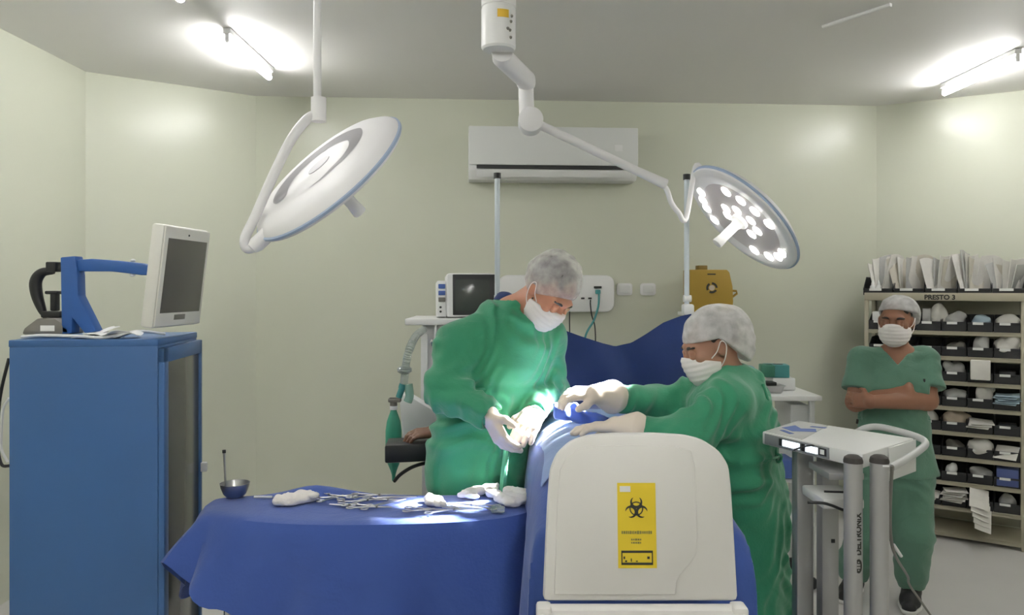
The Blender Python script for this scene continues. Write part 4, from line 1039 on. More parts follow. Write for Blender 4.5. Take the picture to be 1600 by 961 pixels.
# bracket box between the posts, shelves, base
bq = P(1300, 776, 2.2)
bm = B(); bx(bm, bq, (.115, .16, .028), .006); bk = obj('cable_tray', bm, m_cartwhite, ec, True)
bm = B(); tube(bm, [P(1262, 785, 2.12), P(1285, 786, 2.1), P(1300, 790, 2.1), P(1318, 797, 2.1), P(1326, 794, 2.1)], .004, 8, 5); tube(bm, [P(1288, 768, 2.1), P(1318, 769, 2.1)], .003, 8); obj('tray_trim', bm, m_black, bk, True)
bm = B(); bx(bm, P(1300, 735, 2.22) + V((.01, 0, 0)), (.10, .15, .02), .004); bm.transform(Matrix.Translation((0, 0, .0))); obj('support_plate', bm, m_post, ec, True)
for z_ in (.15, .45): bm = B(); bx(bm, (.93, 2.21, z_), (.20, .46, .022), .006); obj('shelf', bm, m_cartwhite, ec, True)
bm = B()
for (x, y) in ((.80, 1.98), (1.06, 1.98), (.80, 2.46), (1.06, 2.46)): tube(bm, [(.93, 2.2 + (y - 2.2) * .5, .12), (x, y, .085)], .02, 12)
obj('base', bm, m_post, ec, True)
for (x, y) in ((.80, 1.98), (1.06, 1.98), (.80, 2.46), (1.06, 2.46)):
    cb = B(); lathe(cb, [(0, -.012), (.036, -.012), (.04, 0), (.036, .012), (0, .012)], 18, Matrix.Translation((x, y, .041)) @ Matrix.Rotation(PI / 2, 4, 'Y')); tube(cb, [(x, y, .045), (x, y, .09)], .008, 8); obj('caster', cb, m_black, ec, True)
o = obj('power_cable', tube(B(), [P(1394, 728, 2.06), P(1391, 790, 2.12), P(1392, 840, 2.2), P(1400, 870, 2.3), P(1418, 900, 2.6), P(1432, 930, 2.9), V((2.0, 3.3, .004)), V((2.25, 3.3, .006))], .0045, 8, 8), m_graydev)
tag(o, 'dark cable trailing from the cart past the nurse shoe', 'cable')
o = obj('loose_tie', tube(B(), [P(1396, 851, 2.3), P(1402, 860, 2.31), P(1408, 869, 2.33)], .005, 8, 4), m_paper); tag(o, 'short white tie hanging on the dark cable', 'tie')

# ================================================================== SHELF OF BLACK BINS
SA = math.radians(-33); sd = V((math.cos(SA), math.sin(SA), 0)); sn = V((-sd.y, sd.x, 0))   # sd along, sn into the wall
S1 = V((3.205, 4.79, 0)); SW = .925; S0 = S1 - sd * SW; SD = .36
rk = thing('storage_rack', 'beige metal rack filled with rows of black bins', 'rack', S0, SA)
HZ = [1.366, 1.203, 1.040, .875, .712, .550, .386, .222]
for i, x in enumerate((.012, SW - .012)):
    for y in (.012, SD - .012): bm = B(); bx(bm, (x, y, .80), (.026, .026, 1.60), .003); obj('upright', bm, m_shelf, rk)
for z in [1.60] + HZ + [.05]:
    bm = B(); bx(bm, (SW / 2, SD / 2, z - .006), (SW - .03, SD, .012), .002); bx(bm, (SW / 2, .004, z - .012), (SW - .03, .008, .026), .002); obj('shelf_board', bm, m_shelf, rk)
bm = B(); bx(bm, (SW / 2, .0, 1.592), (SW, .012, .052), .003); fa = obj('fascia', bm, m_shelf, rk)
bm = B(); bx(bm, (SW / 2, SD - .004, .82), (SW - .03, .006, 1.52), .001); obj('back_panel', bm, m_shelfback, rk)
tm = text_mesh('PRESTO 3', .040, .0004, .0016); tm.transform(Matrix.Translation((.455, -.0075, 1.588)) @ Matrix.Rotation(PI / 2, 4, 'X') @ Matrix.Scale(1.05, 4)); obj('lettering', tm, m_ink, fa, smooth=False)
RW = wm(rk)
def bin_mesh(w, d, h, front):
    t = .0035; pr = [(0, 0), (d, 0), (d, h), (d * .42, h), (.0, front)]
    bm = B(); mx = Matrix(((0, 0, 1, 0), (1, 0, 0, 0), (0, 1, 0, 0), (0, 0, 0, 1)))
    for x in (0, w - t): prism(bm, pr, t, Matrix.Translation((x, 0, 0)) @ mx)
    bx(bm, (w / 2, d / 2, t / 2), (w - .001, d, t), 0); bx(bm, (w / 2, d - t / 2, h / 2), (w - .001, t, h), 0); bx(bm, (w / 2, t / 2, front / 2), (w - .001, t, front), 0)
    bx(bm, (w / 2, -.003, front - .006), (w, .008, .012), .002)
    return bm
def make_bin(w, d, h, front, label, group):
    t = thing('storage_bin', label, 'storage bin', (0, 0, 0), SA, group)
    obj('tub', bin_mesh(w, d, h, front), m_bin, t, smooth=False)
    bm = B(); bx(bm, (w * .42, -.0085, front - .008), (w * .42, .002, .016), .0004); obj('label_card', bm, m_card, t, smooth=False)
    return t
ORD = ['first', 'second', 'third', 'fourth', 'fifth', 'sixth']; ROWN = ['top', 'second', 'third', 'fourth', 'fifth', 'sixth', 'seventh', 'lowest']
NB = 6; bwid = (SW - .05) / NB
proto = None
def set_label(o, s): o['label'] = s
def shelf_pt(x, y, z): return RW @ V((x, y, z))
random.seed(21)
for r, z in enumerate(HZ):
    for c_ in range(NB):
        nm = 'black bin, %s from the wall end, on the %s row under the lettered shelf' % (ORD[c_], ROWN[r])
        if proto is None: proto = make_bin(bwid - .005, .30, .105, .062, nm, 'small black bins on the rack'); o = proto
        else: o = copy_tree(proto); set_label(o, nm)
        o.location = shelf_pt(.027 + c_ * bwid, .012 + random.uniform(0, .008), z + .001)
tproto = None; TB = 5; tw_ = (SW + .02) / TB
for c_ in range(TB):
    nm = 'large black bin of sterile envelopes, %s from the wall end, on top of the rack' % ORD[c_]
    if tproto is None: tproto = make_bin(tw_ - .006, .30, .125, .045, nm, 'large black bins on top of the rack'); o = tproto
    else: o = copy_tree(tproto); set_label(o, nm)
    o.location = shelf_pt(-.01 + c_ * tw_, .02, 1.602)
# envelopes standing in the top bins
def envelope(w, h, th, seed):
    rnd = random.Random(seed)
    def f(u, v): return V(((u - .5) * w * (1 + .10 * v), th * 2 * math.sin(PI * u) * math.sin(PI * v) + .012 * v * math.sin(3 * u + seed), v * h * (1 - .05 * math.sin(4 * u + seed) * v)))
    bm = sheet(f, 8, 8, th); return bm
k = 0
EM = [m_pouch, m_pouch, m_pouchg, m_pouch, M('pouch_cream', (.62, .58, .50), .7, bump=.2, bscale=30)]
for c_ in range(TB):
    n = 4 if c_ == 0 else 6
    for i in range(n):
        fr_ = (i + .5) / n
        x = -.01 + c_ * tw_ + .03 + (tw_ - .06) * ((.55 + .42 * fr_) if c_ == 0 else .2 + .62 * fr_)
        hgt = random.uniform(.215, .262) + (.02 if c_ in (1, 2, 3) else 0) - (.03 if c_ == 4 else 0)
        bm = envelope(random.uniform(.10, .13), hgt, .004, k)
        lean = (fr_ - .5) * .62 + random.uniform(-.05, .05)
        bm.transform(Matrix.Rotation(lean, 4, 'Y') @ Matrix.Rotation(random.uniform(-.12, .02), 4, 'X') @ Matrix.Rotation(random.uniform(.5, 1.05) * (1 if i % 2 else .8), 4, 'Z'))
        bm.transform(Matrix.Translation(shelf_pt(x, .10 + .02 * (i % 3), 1.612)) @ Matrix.Rotation(SA, 4, 'Z'))
        o = obj('sterile_envelope', bm, EM[k % 5]); tag(o, 'upright sterile envelope, %s from the wall in the %s big bin' % (ORD[i], ORD[c_]), 'envelope', 'sterile envelopes in the top bins'); k += 1
for i, dx in enumerate((.035, .072)):
    t = thing('dropper_bottle', ['small white dropper bottle at the wall end of the top bins', 'small white dropper bottle beside the one at the wall end'][i], 'bottle', shelf_pt(dx + .01, .05, 1.607), 0, 'dropper bottles in the first top bin')
    obj('bottle', lathe(B(), [(0, 0), (.017, 0), (.018, .05), (.013, .062), (.0, .062)], 18), m_white, t)
    obj('nozzle', lathe(B(), [(.010, .062), (.009, .075), (.004, .095), (0, .096)], 14), m_white, t)
# soft packs in the small bins
def pack(c_, r, kind, mat, desc, size=(.10, .10, .07), off=(0, 0, 0), n=1):
    x = .027 + (c_ + .5) * bwid + off[0]; y = .10 + off[1]; z = HZ[r] + .008 + off[2]
    nm = '%s in the %s bin from the wall, %s row' % (desc, ORD[c_], ROWN[r])
    W = Matrix.Translation(shelf_pt(x, y, z)) @ Matrix.Rotation(SA, 4, 'Z')
    if kind == 'bag':
        h = .0055; s = SDF((-size[0] * .85, -size[1] * .85, -.01), (size[0] * .85, size[1] * .85, size[2] * 1.5), h)
        rnd = random.Random(c_ * 17 + r); s.ell((0, 0, size[2] * .5), (size[0] * .52, size[1] * .5, size[2] * .5))
        for k in range(5): s.ell((rnd.uniform(-.35, .35) * size[0], rnd.uniform(-.4, .2) * size[1], size[2] * rnd.uniform(.4, .85)), (size[0] * .28, size[1] * .2, size[2] * .25), k=.012)
        s.lumps(.004, 70, c_ + r); vs, fs = s.mesh(); A = np.array(W); vs = vs @ A[:3, :3].T + A[:3, 3]; o = obj('wrapped_pack', (vs, fs), mat)
        tag(o, nm, 'pack', 'soft packs in the bins'); return
    if kind == 'box':
        bm = B(); bx(bm, (0, 0, size[2] / 2), size, .006); bm.transform(W); tag(obj('small_carton', bm, mat), nm, 'carton'); return
    for i in range(n):
        f = lambda u, v: V(((u - .5) * size[0], (v - .5) * size[1] * .8, .004 + .006 * math.sin(2.5 * u + i) * v))
        bm = sheet(f, 8, 6, .003)
        bm.transform(W @ Matrix.Translation(((i % 3 - 1) * .006, -.07 - .006 * (i % 2), .045 + i * .0105)) @ Matrix.Rotation((i * 37 % 11 - 5) * .06, 4, 'Z') @ Matrix.Rotation(.35 - .05 * i if kind == 'pile' else .75, 4, 'X'))
        tag(obj('flat_pouch', bm, mat), '%s pouch, %s' % (desc if n == 1 else ORD[min(i, 5)] + ' lowest ' + desc, nm.split(' in ', 1)[1].join(('in ', ''))), 'pouch', 'flat pouches in the bins')
pack(0, 0, 'box', m_white, 'white carton', (.05, .07, .115), (-.03, -.04, 0)); pack(2, 0, 'box', m_pouchg, 'pale upright carton', (.05, .06, .14), (-.02, 0, 0)); pack(2, 0, 'bag', m_pouch, 'white cone-shaped bag', (.09, .09, .17), (.05, 0, 0))
pack(3, 0, 'bag', m_pouchg, 'clear bag of small packs', (.12, .10, .11)); pack(4, 0, 'bag', m_pouchb, 'pale blue packs', (.10, .10, .10)); pack(5, 0, 'bag', m_pouch, 'white paper pack', (.13, .11, .105))
pack(3, 1, 'bag', m_graydev, 'dark folded item', (.10, .10, .08)); pack(4, 1, 'bag', m_pouchg, 'greyish square pack', (.09, .12, .13), (0, -.02, 0)); pack(5, 1, 'bag', m_pouch, 'big crumpled white bag', (.14, .13, .13), (0, -.02, 0))
pack(3, 2, 'bag', m_pouchg, 'crumpled grey bag', (.12, .11, .11)); pack(4, 2, 'box', m_pouch, 'square white pack jutting out', (.11, .05, .125), (0, -.115, .015)); pack(5, 2, 'box', m_bin, 'low dark carton', (.09, .10, .07))
pack(3, 3, 'bag', m_pouchg, 'grey tangled bag', (.12, .11, .10)); pack(4, 3, 'bag', m_pouch, 'white curled pack', (.10, .09, .135), (.02, -.02, 0)); pack(5, 3, 'pile', m_pouchb, 'pale blue', (.13, .12, 0), n=5)
pack(2, 4, 'bag', m_pouch, 'white pack', (.10, .10, .11)); pack(3, 4, 'bag', m_beige, 'beige wrapped bundle', (.15, .11, .12)); pack(4, 4, 'pile', m_pouch, 'white', (.13, .12, 0), n=3); pack(5, 4, 'box', m_black, 'low black carton', (.10, .12, .06))
pack(3, 5, 'bag', m_graydev, 'dark bag', (.10, .10, .08)); pack(4, 5, 'bag', m_pouch, 'big white rounded bag', (.145, .14, .12), (0, -.03, 0)); pack(5, 5, 'slant', m_pouch, 'white slanting', (.13, .13, 0))
pack(3, 6, 'bag', m_white, 'white roll', (.055, .07, .10), (-.02, -.05, .0)); pack(4, 6, 'bag', m_pouchg, 'grey film bag', (.12, .11, .09)); pack(5, 6, 'box', m_bluebox, 'blue carton', (.12, .12, .11), (0, -.03, 0))
pack(2, 7, 'pile', m_pouch, 'white', (.12, .12, 0), n=2); pack(3, 7, 'pile', m_pouch, 'white', (.13, .13, 0), n=6); pack(5, 7, 'bag', m_pouchg, 'clear film bag', (.10, .10, .09))
for i in range(5):
    f = lambda u, v: V(((u - .5) * .11, (v - .5) * .15, .006 * math.sin(3 * u + i)))
    bm = sheet(f, 6, 6, .003); bm.transform(Matrix.Translation(shelf_pt(.027 + 4.45 * bwid + .006 * i, -.035 - .010 * i, HZ[7] + .085 - .030 * i)) @ Matrix.Rotation(SA, 4, 'Z') @ Matrix.Rotation(.75 + .05 * i, 4, 'X') @ Matrix.Rotation(.35 + .10 * i, 4, 'Y'))
    tag(obj('hanging_pouch', bm, m_pouch), '%s white pouch down of those spilling over the lowest row' % ORD[i], 'pouch', 'pouches spilling from the lowest row')
# ================================================================== PEOPLE
def v3(p): return np.array(list(p), float)
def head_sdf(s, hc, F, U, S, sc=1.0):
    R = [list(S), list(F), list(U)]
    e = lambda f, u, l, r, k=.02, op='u': s.ell(hc + (F * f + U * u + S * l) * sc, [q * sc for q in r], R, k, op)
    e(-.012, .028, 0, (.076, .096, .094)); e(.030, -.035, 0, (.062, .068, .086), .03)
    e(.052, -.092, 0, (.040, .036, .030), .03)                                     # chin
    for l in (-1, 1):
        e(.020, -.070, l * .040, (.022, .05, .034), .03)                           # jaw
        e(.066, -.022, l * .042, (.022, .02, .02), .025)                           # cheek
        e(-.004, -.006, l * .079, (.010, .020, .032), .008)                        # ear
        e(.008, -.006, l * .088, (.006, .009, .016), .004, 's')
    e(.084, .026, 0, (.052, .014, .012), .02)                                      # brow
    for l in (-1, 1): e(.098, .004, l * .032, (.019, .013, .011), .012, 's')
    s.cone(hc + (F * .088 + U * .006) * sc, hc + (F * .112 - U * .032) * sc, .008 * sc, .0125 * sc, .012)
    for l in (-1, 1): e(.098, -.036, l * .011, (.009, .010, .008), .008)
    e(.094, -.064, 0, (.024, .010, .006), .008); e(.092, -.074, 0, (.020, .011, .007), .006)
def hand_sdf(s, w, D, N, T, infl=0., curl=(.35, .4, .45, .5), sc=1., thumb=1.):
    """w wrist, D towards the fingers, N palm normal, T thumb side."""
    D, N, T = V(D).normalized(), V(N), V(T)
    N = (N - D * N.dot(D)).normalized(); T = (T - D * T.dot(D) - N * T.dot(N)).normalized()
    ks = []
    for i in range(4):
        o = T * (.031 - .0205 * i) * sc; kn = w + D * (.092 - .004 * abs(i - 1)) * sc + o; ks.append(kn)
        s.cone(w + o * .62, kn, (.0165 + infl), (.0115 + infl), .012)
        L = (.074, .083, .077, .060)[i] * sc; d = D + T * (.07 - .05 * i); d.normalize(); p = kn; r = (.0098, .0100, .0096, .0084)[i]
        ang = 0
        for j, (fr_, cc_) in enumerate(((.46, .8), (.30, 1.1), (.24, .8))):
            ang += curl[i] * cc_; dd = d * math.cos(ang) + N * math.sin(ang); q = p + dd * L * fr_
            s.cone(p, q, r * (1 - .09 * j) + infl, r * (1 - .09 * (j + 1)) + infl, .004); p = q
    b = w + D * .022 * sc + T * .028 * sc; d1 = (D * .62 + T * .62 * thumb + N * .42).normalized(); m = b + d1 * .048 * sc
    s.cone(w + T * .01, b, .016 + infl, .015 + infl, .012); s.cone(b, m, .0145 + infl, .0115 + infl, .012)
    d2 = (D * .85 + T * .15 * thumb + N * .45).normalized(); s.cone(m, m + d2 * .034 * sc, .0112 + infl, .0088 + infl, .005)
def body_sdf(J, h, lo, hi, scale=1.):
    s = SDF(lo, hi, h)
    f = J['front']; fl = (list(f), .72); c = scale
    s.cone(J['chest'], J['belly'], .150 * c, .135 * c, .05, fl); s.cone(J['belly'], J['pelvis'], .135 * c, .155 * c, .05, fl)
    s.cone(J['neck'], J['chest'], .060 * c, .12 * c, .05); s.cone(J['hc'] - J['U'] * .05 - J['F'] * .02, J['neck'], .055 * c, .058 * c, .025)
    for sd_ in 'lr':
        s.cone(J['neck'] - V((0, 0, .04)), J['sh' + sd_], .07 * c, .062 * c, .05)
        af = J.get('arm', 1.); s.cone(J['sh' + sd_], J['el' + sd_], .056 * c, .043 * c * af, .03); s.cone(J['el' + sd_], J['wr' + sd_], .043 * c * af, .029 * c * af, .02)
        s.cone(J['hip' + sd_], J['kn' + sd_], .085 * c, .058 * c, .04); s.cone(J['kn' + sd_], J['an' + sd_], .058 * c, .038 * c, .03)
        s.cone(J['an' + sd_], J['an' + sd_] + V((0, 0, -.03)) - J['toe' + sd_] * .03, .038, .034, .02)
        s.cone(J['an' + sd_] + V((0, 0, -.04)), J['an' + sd_] + V((0, 0, -.055)) + J['toe' + sd_] * .14, .034, .024, .02)
    head_sdf(s, J['hc'], J['F'], J['U'], J['S'], J.get('hs', 1.))
    return s
def head_dress(root, J, skin, hairmat, capf, maskp, capmat, brow=True):
    """hair, sheer cap, mask and eyes of one person."""
    hc, F, U, S = J['hc'], J['F'], J['U'], J['S']; R = [list(S), list(F), list(U)]; sc = J.get('hs', 1.)
    at = lambda f, u, l: hc + (F * f + U * u + S * l) * sc
    s = SDF(*bounds([hc], .17), .005)
    s.ell(at(-.016, .033, 0), [q * sc for q in (.078, .094, .094)], R); s.lumps(.0025, 90, 1.)
    n = (F * .80 - U * .62).normalized(); s.plane(at(.060, .056, 0), n)
    s.ell(at(.03, -.04, 0), [q * sc for q in (.085, .085, .07)], R, .01, 's')
    obj('hair', s.mesh(), m_hair, root, True)
    s = SDF(*bounds([hc], .21), .005)
    capf(s, at, R, sc)
    obj('surgical_cap', s.mesh(), capmat, root, True)
    s = SDF(*bounds([hc], .17), .0035)
    e = lambda f, u, l, r, k=.02, op='u': s.ell(at(f, u, l), [(q + .007) * sc for q in r], R, k, op)
    e(.030, -.045, 0, (.066, .070, .076), .03); e(.056, -.090, 0, (.044, .038, .030), .03); e(.098, -.024, 0, (.018, .018, .026), .035); e(.085, -.06, 0, (.04, .02, .04), .03)
    for l in (-1, 1): e(.030, -.062, l * .036, (.030, .045, .034), .03)
    X, Y, Z = np.meshgrid(*s.ax, indexing='ij', sparse=True)
    uu = (X - hc.x) * U.x + (Y - hc.y) * U.y + (Z - hc.z) * U.z; ff = (X - hc.x) * F.x + (Y - hc.y) * F.y + (Z - hc.z) * F.z
    s.D -= (.0010 * np.sin(uu * 2 * PI / .019)).astype(np.float32)
    s.plane(at(.10, maskp[0], 0), (U * 1. - F * maskp[1]).normalized())
    s.plane(at(maskp[2], -.05, 0), (-F - U * .25).normalized())
    s.plane(at(.05, -.128, 0), (-U - F * .2).normalized())
    obj('face_mask', s.mesh(), m_mask, root, True)
    for l in (-1, 1):
        bm = B(); tube(bm, [at(.04, -.028, l * .073), at(.018, -.010, l * .085), at(-.006, .020, l * .090), at(-.020, .0, l * .088), at(.0, -.045, l * .084), at(.036, -.085, l * .062)], .0020, 6, 5); obj('ear_loop', bm, m_mask, root, True)
        bm = B(); ball(bm, at(.0835, .004, l * .032), .0118 * sc, 2); ey = obj('eye', bm, m_eye, root, True)
        bm = B(); ball(bm, at(.0905, .001, l * .032), .0062 * sc, 2); obj('iris', bm, m_iris, ey, True)
        s2 = SDF(*bounds([at(.088, .008, l * .032)], .035), .0025)
        s2.ell(at(.085, .010, l * .032), (.0165, .0130, .0095), R); s2.ell(at(.088, -.012, l * .032), (.0165, .0130, .0105), R); obj('eyelid', s2.mesh(), skin, root, True)
        bm = B(); tube(bm, [at(.093, .020, l * .014), at(.094, .026, l * .032), at(.080, .023, l * .053)], lambda t: .0035 + .002 * math.sin(PI * t), 8, 5); obj('eyebrow', bm, m_hair, root, True)
def shoe(root, an, toe, lab=None):
    an = V(an); toe = V(toe).normalized(); s = SDF(*bounds([an, an + toe * .18], .12), .005)
    z0 = an.z - .085
    heel = V((an.x, an.y, z0 + .045)) - toe * .035
    s.cone(heel, heel + toe * .12, .042, .046, .02); s.cone(heel + toe * .10 - V((0, 0, .008)), heel + toe * .19 - V((0, 0, .014)), .044, .034, .03); s.cone(heel + V((0, 0, .02)), heel + toe * .05 + V((0, 0, .035)), .04, .042, .03)
    s.plane((0, 0, z0 + .016), (0, 0, -1)); sh = obj('shoe', s.mesh(), m_shoe, root, True)
    s = SDF(*bounds([an, an + toe * .18], .12), .005)
    s.cone(heel - V((0, 0, .02)), heel + toe * .12 - V((0, 0, .02)), .046, .051, .02); s.cone(heel + toe * .10 - V((0, 0, .02)), heel + toe * .19 - V((0, 0, .02)), .05, .040, .03)
    s.plane((0, 0, z0 + .001), (0, 0, -1)); s.plane((0, 0, z0 + .024), (0, 0, 1)); obj('sole', s.mesh(), m_sole, sh, True)

# ---------------- surgeon looking down
def surgeon_down():
    J = {}; CUT = .045; Yc = 2.99
    J['front'] = V((.50, -.866, 0)); side = V((.866, .50, 0))
    J['F'], J['U'], J['S'] = orth((.45, -.50, -.74), (.55, -.35, .60)); J['hc'] = P(857, 455, 2.93); J['hs'] = 1.04
    J['neck'] = P(800, 490, 2.99); J['chest'] = P(785, 560, 3.0); J['belly'] = P(765, 640, 3.02); J['pelvis'] = P(750, 715, 3.03)
    J['shr'] = P(716, 538, 2.92); J['elr'] = P(694, 608, 2.83); J['wrr'] = P(764, 650, 2.72)
    J['shl'] = P(852, 532, 3.10); J['ell'] = P(858, 598, 3.10); J['wrl'] = P(836, 646, 2.88)
    px = J['pelvis']
    for k, sg in (('r', -1), ('l', 1)):
        J['hip' + k] = px + side * .09 * sg - V((0, 0, .06)); J['kn' + k] = V((px.x, px.y, .50)) + side * .11 * sg + J['front'] * .02; J['an' + k] = V((px.x, px.y, .086)) + side * .12 * sg; J['toe' + k] = J['front'].copy()
    root = thing('person', 'man in green surgical gown looking down, gloved hand over the patient', 'person', (px.x, px.y, 0))
    s = body_sdf(J, .0065, (-.55, 2.45, 0), (.36, 3.35, 1.84), 1.05)
    hr = dict(D=(.34, -.30, -.60), N=(.75, .05, -.35), T=(.35, -.75, .30)); hl = dict(D=(-.30, -.75, -.35), N=(-.3, .2, -.9), T=(-.9, .1, .2))
    cu = (.30, .35, .40, .45)
    hand_sdf(s, J['wrr'], curl=cu, **hr); hand_sdf(s, J['wrl'], curl=(.5, .55, .6, .6), **hl)
    obj('body', s.mesh(), m_skin1, root, True)
    g = SDF((-.58, 2.45, .28), (.36, 3.36, 1.60), .0065)
    fl = (list(J['front']), .74)
    sk = V((-.125, 3.03, .30))
    g.cone(J['chest'] + V((0, 0, .02)), J['belly'], .188, .185, .05, fl, (.006, 14, 3, .5)); g.cone(J['belly'], J['pelvis'], .185, .195, .05, fl, (.006, 9, 4, 1.))
    g.cone(J['pelvis'] + V((0, 0, .05)), sk, .192, .212, .05, fl, (.011, 5, 5, 2.))
    g.cone(J['neck'] - V((0, 0, .02)), J['chest'], .085, .16, .06)
    g.cone(J['neck'] - V((-.015, .0, .055)), J['neck'] - V((.03, 0, .06)), .082, .082, .05)
    for k in 'rl':
        g.cone(J['neck'] - V((0, 0, .045)), J['sh' + k], .080, .074, .05)
        g.cone(J['sh' + k], J['el' + k], .074, .070, .05, None, (.013, 42, 0, .4)); g.cone(J['el' + k], J['wr' + k].lerp(J['el' + k], .12), .072, .050, .03, None, (.012, 52, 0, 1.6))
    # drag folds from the armpits to the waist, gathered under the belt
    wz = P(0, 600, 2.95).z
    X, Y, Z = np.meshgrid(*g.ax, indexing='ij', sparse=True); x2 = X + 0 * Y
    msk = np.clip(((Y - J['belly'].y) * (-.866) + (X - J['belly'].x) * .5) * 8, 0, 1)
    g.D += (.008 * np.exp(-((Z - wz) / .018) ** 2) * msk).astype(np.float32)
    g.lumps(.004, 22, .7); g.wrinkle(.018, 34, (.3, -.2, 1), .6); g.wrinkle(.012, 50, (1, .3, -.5), 2.)
    # neckline
    nk = J['neck'] + V((.03, -.02, .035))
    g.cone(J['neck'] - V((0, 0, .02)), J['hc'] - J['U'] * .04, .060, .075, .012, None, None, 's')
    for k in 'rl':      # open sleeve ends
        dd = (J['wr' + k] - J['el' + k]).normalized(); g.cone(J['wr' + k] + dd * CUT, J['wr' + k] + dd * .12, .058, .07, .006, None, None, 's')
    gw = obj('surgical_gown', g.mesh(), m_gown, root, True)
    for k in 'rl':
        a, b = J['wr' + k].lerp(J['el' + k], .16), J['wr' + k] + (J['wr' + k] - J['el' + k]).normalized() * .012
        bm = B(); tube(bm, [b, a.lerp(b, .6), a.lerp(b, .3), a], lambda t: .036 + .010 * t + .0012 * math.sin(t * 40), 22); obj('cuff', bm, m_gowncuff, gw, True)
    bm = B(); f = J['front']; cB = V((J['belly'].x, J['belly'].y, wz)) + V((.012, 0, 0))
    pts = [cB + f * (.148 * math.cos(a)) + side * (.200 * math.sin(a)) + V((0, 0, .008 * math.sin(2 * a))) for a in [math.radians(q) for q in range(-85, 86, 10)]]
    tube(bm, pts, .0055, 8, 2); obj('waist_tie', bm, m_gowncuff, gw, True)
    bm = B(); q0 = P(793, 700, 2.66); tube(bm, [P(792, 690, 2.80), P(789, 725, 2.785), P(786, 758, 2.78), P(784, 792, 2.80)], lambda t: .010 + .004 * t, 8, 4); obj('hanging_tie', bm, m_gowncuff, gw, True)
    s = SDF(*bounds([J['wrr'], J['wrr'] + V(hr['D']) * .28], .13), .0035); hand_sdf(s, J['wrr'], infl=.0028, curl=cu, **hr); s.cone(J['wrr'], J['wrr'].lerp(J['elr'], .10), .034, .038, .02); obj('glove', s.mesh(), m_glove, root, True)
    s = SDF(*bounds([J['wrl'], J['wrl'] + V(hl['D']) * .28], .13), .0035); hand_sdf(s, J['wrl'], infl=.0028, curl=(.5, .55, .6, .6), **hl); s.cone(J['wrl'], J['wrl'].lerp(J['ell'], .10), .034, .038, .02); obj('glove', s.mesh(), m_glove, root, True)
    bm = B(); tube(bm, [J['neck'] + V((-.065, .0, .005)), J['neck'] + V((-.05, .05, .03)), J['neck'] + V((.02, .07, .03))], .012, 10, 5); obj('collar', bm, M('collar_blue', (.10, .28, .42), .8), root, True)
    def cap(s, at, R, sc):
        s.ell(at(-.020, .044, 0), [q * sc for q in (.093, .112, .108)], R); s.lumps(.003, 50, 2.); s.wrinkle(.004, 60, (.3, .2, 1), 1.)
        n = (J['F'] * .66 - J['U'] * .75).normalized(); s.plane(at(.074, .040, 0), n)
    head_dress(root, J, m_skin1, m_hair, cap, (-.010, .35, .012), m_cap)
    # sideburn beard shade under the loop
    s = SDF(*bounds([J['hc']], .15), .004); R = [list(J['S']), list(J['F']), list(J['U'])]
    for l in (-1, 1): s.ell(J['hc'] + J['F'] * .014 - J['U'] * .040 + J['S'] * l * .063, (.008, .018, .040), R)
    obj('sideburns', s.mesh(), m_hair, root, True)
    for k in 'rl':
        t = SDF(*bounds([J['kn' + k], J['an' + k]], .14), .008); t.cone(J['kn' + k] + V((0, 0, .02)), J['an' + k] + V((0, 0, .03)), .078, .070, .02, None, (.004, 30, 0, 1)); t.plane(J['an' + k] + V((0, 0, -.02)), (0, 0, -1)); obj('trouser_leg', t.mesh(), m_scrubblue, root, True)
        shoe(root, J['an' + k], J['toe' + k])
surgeon_down()

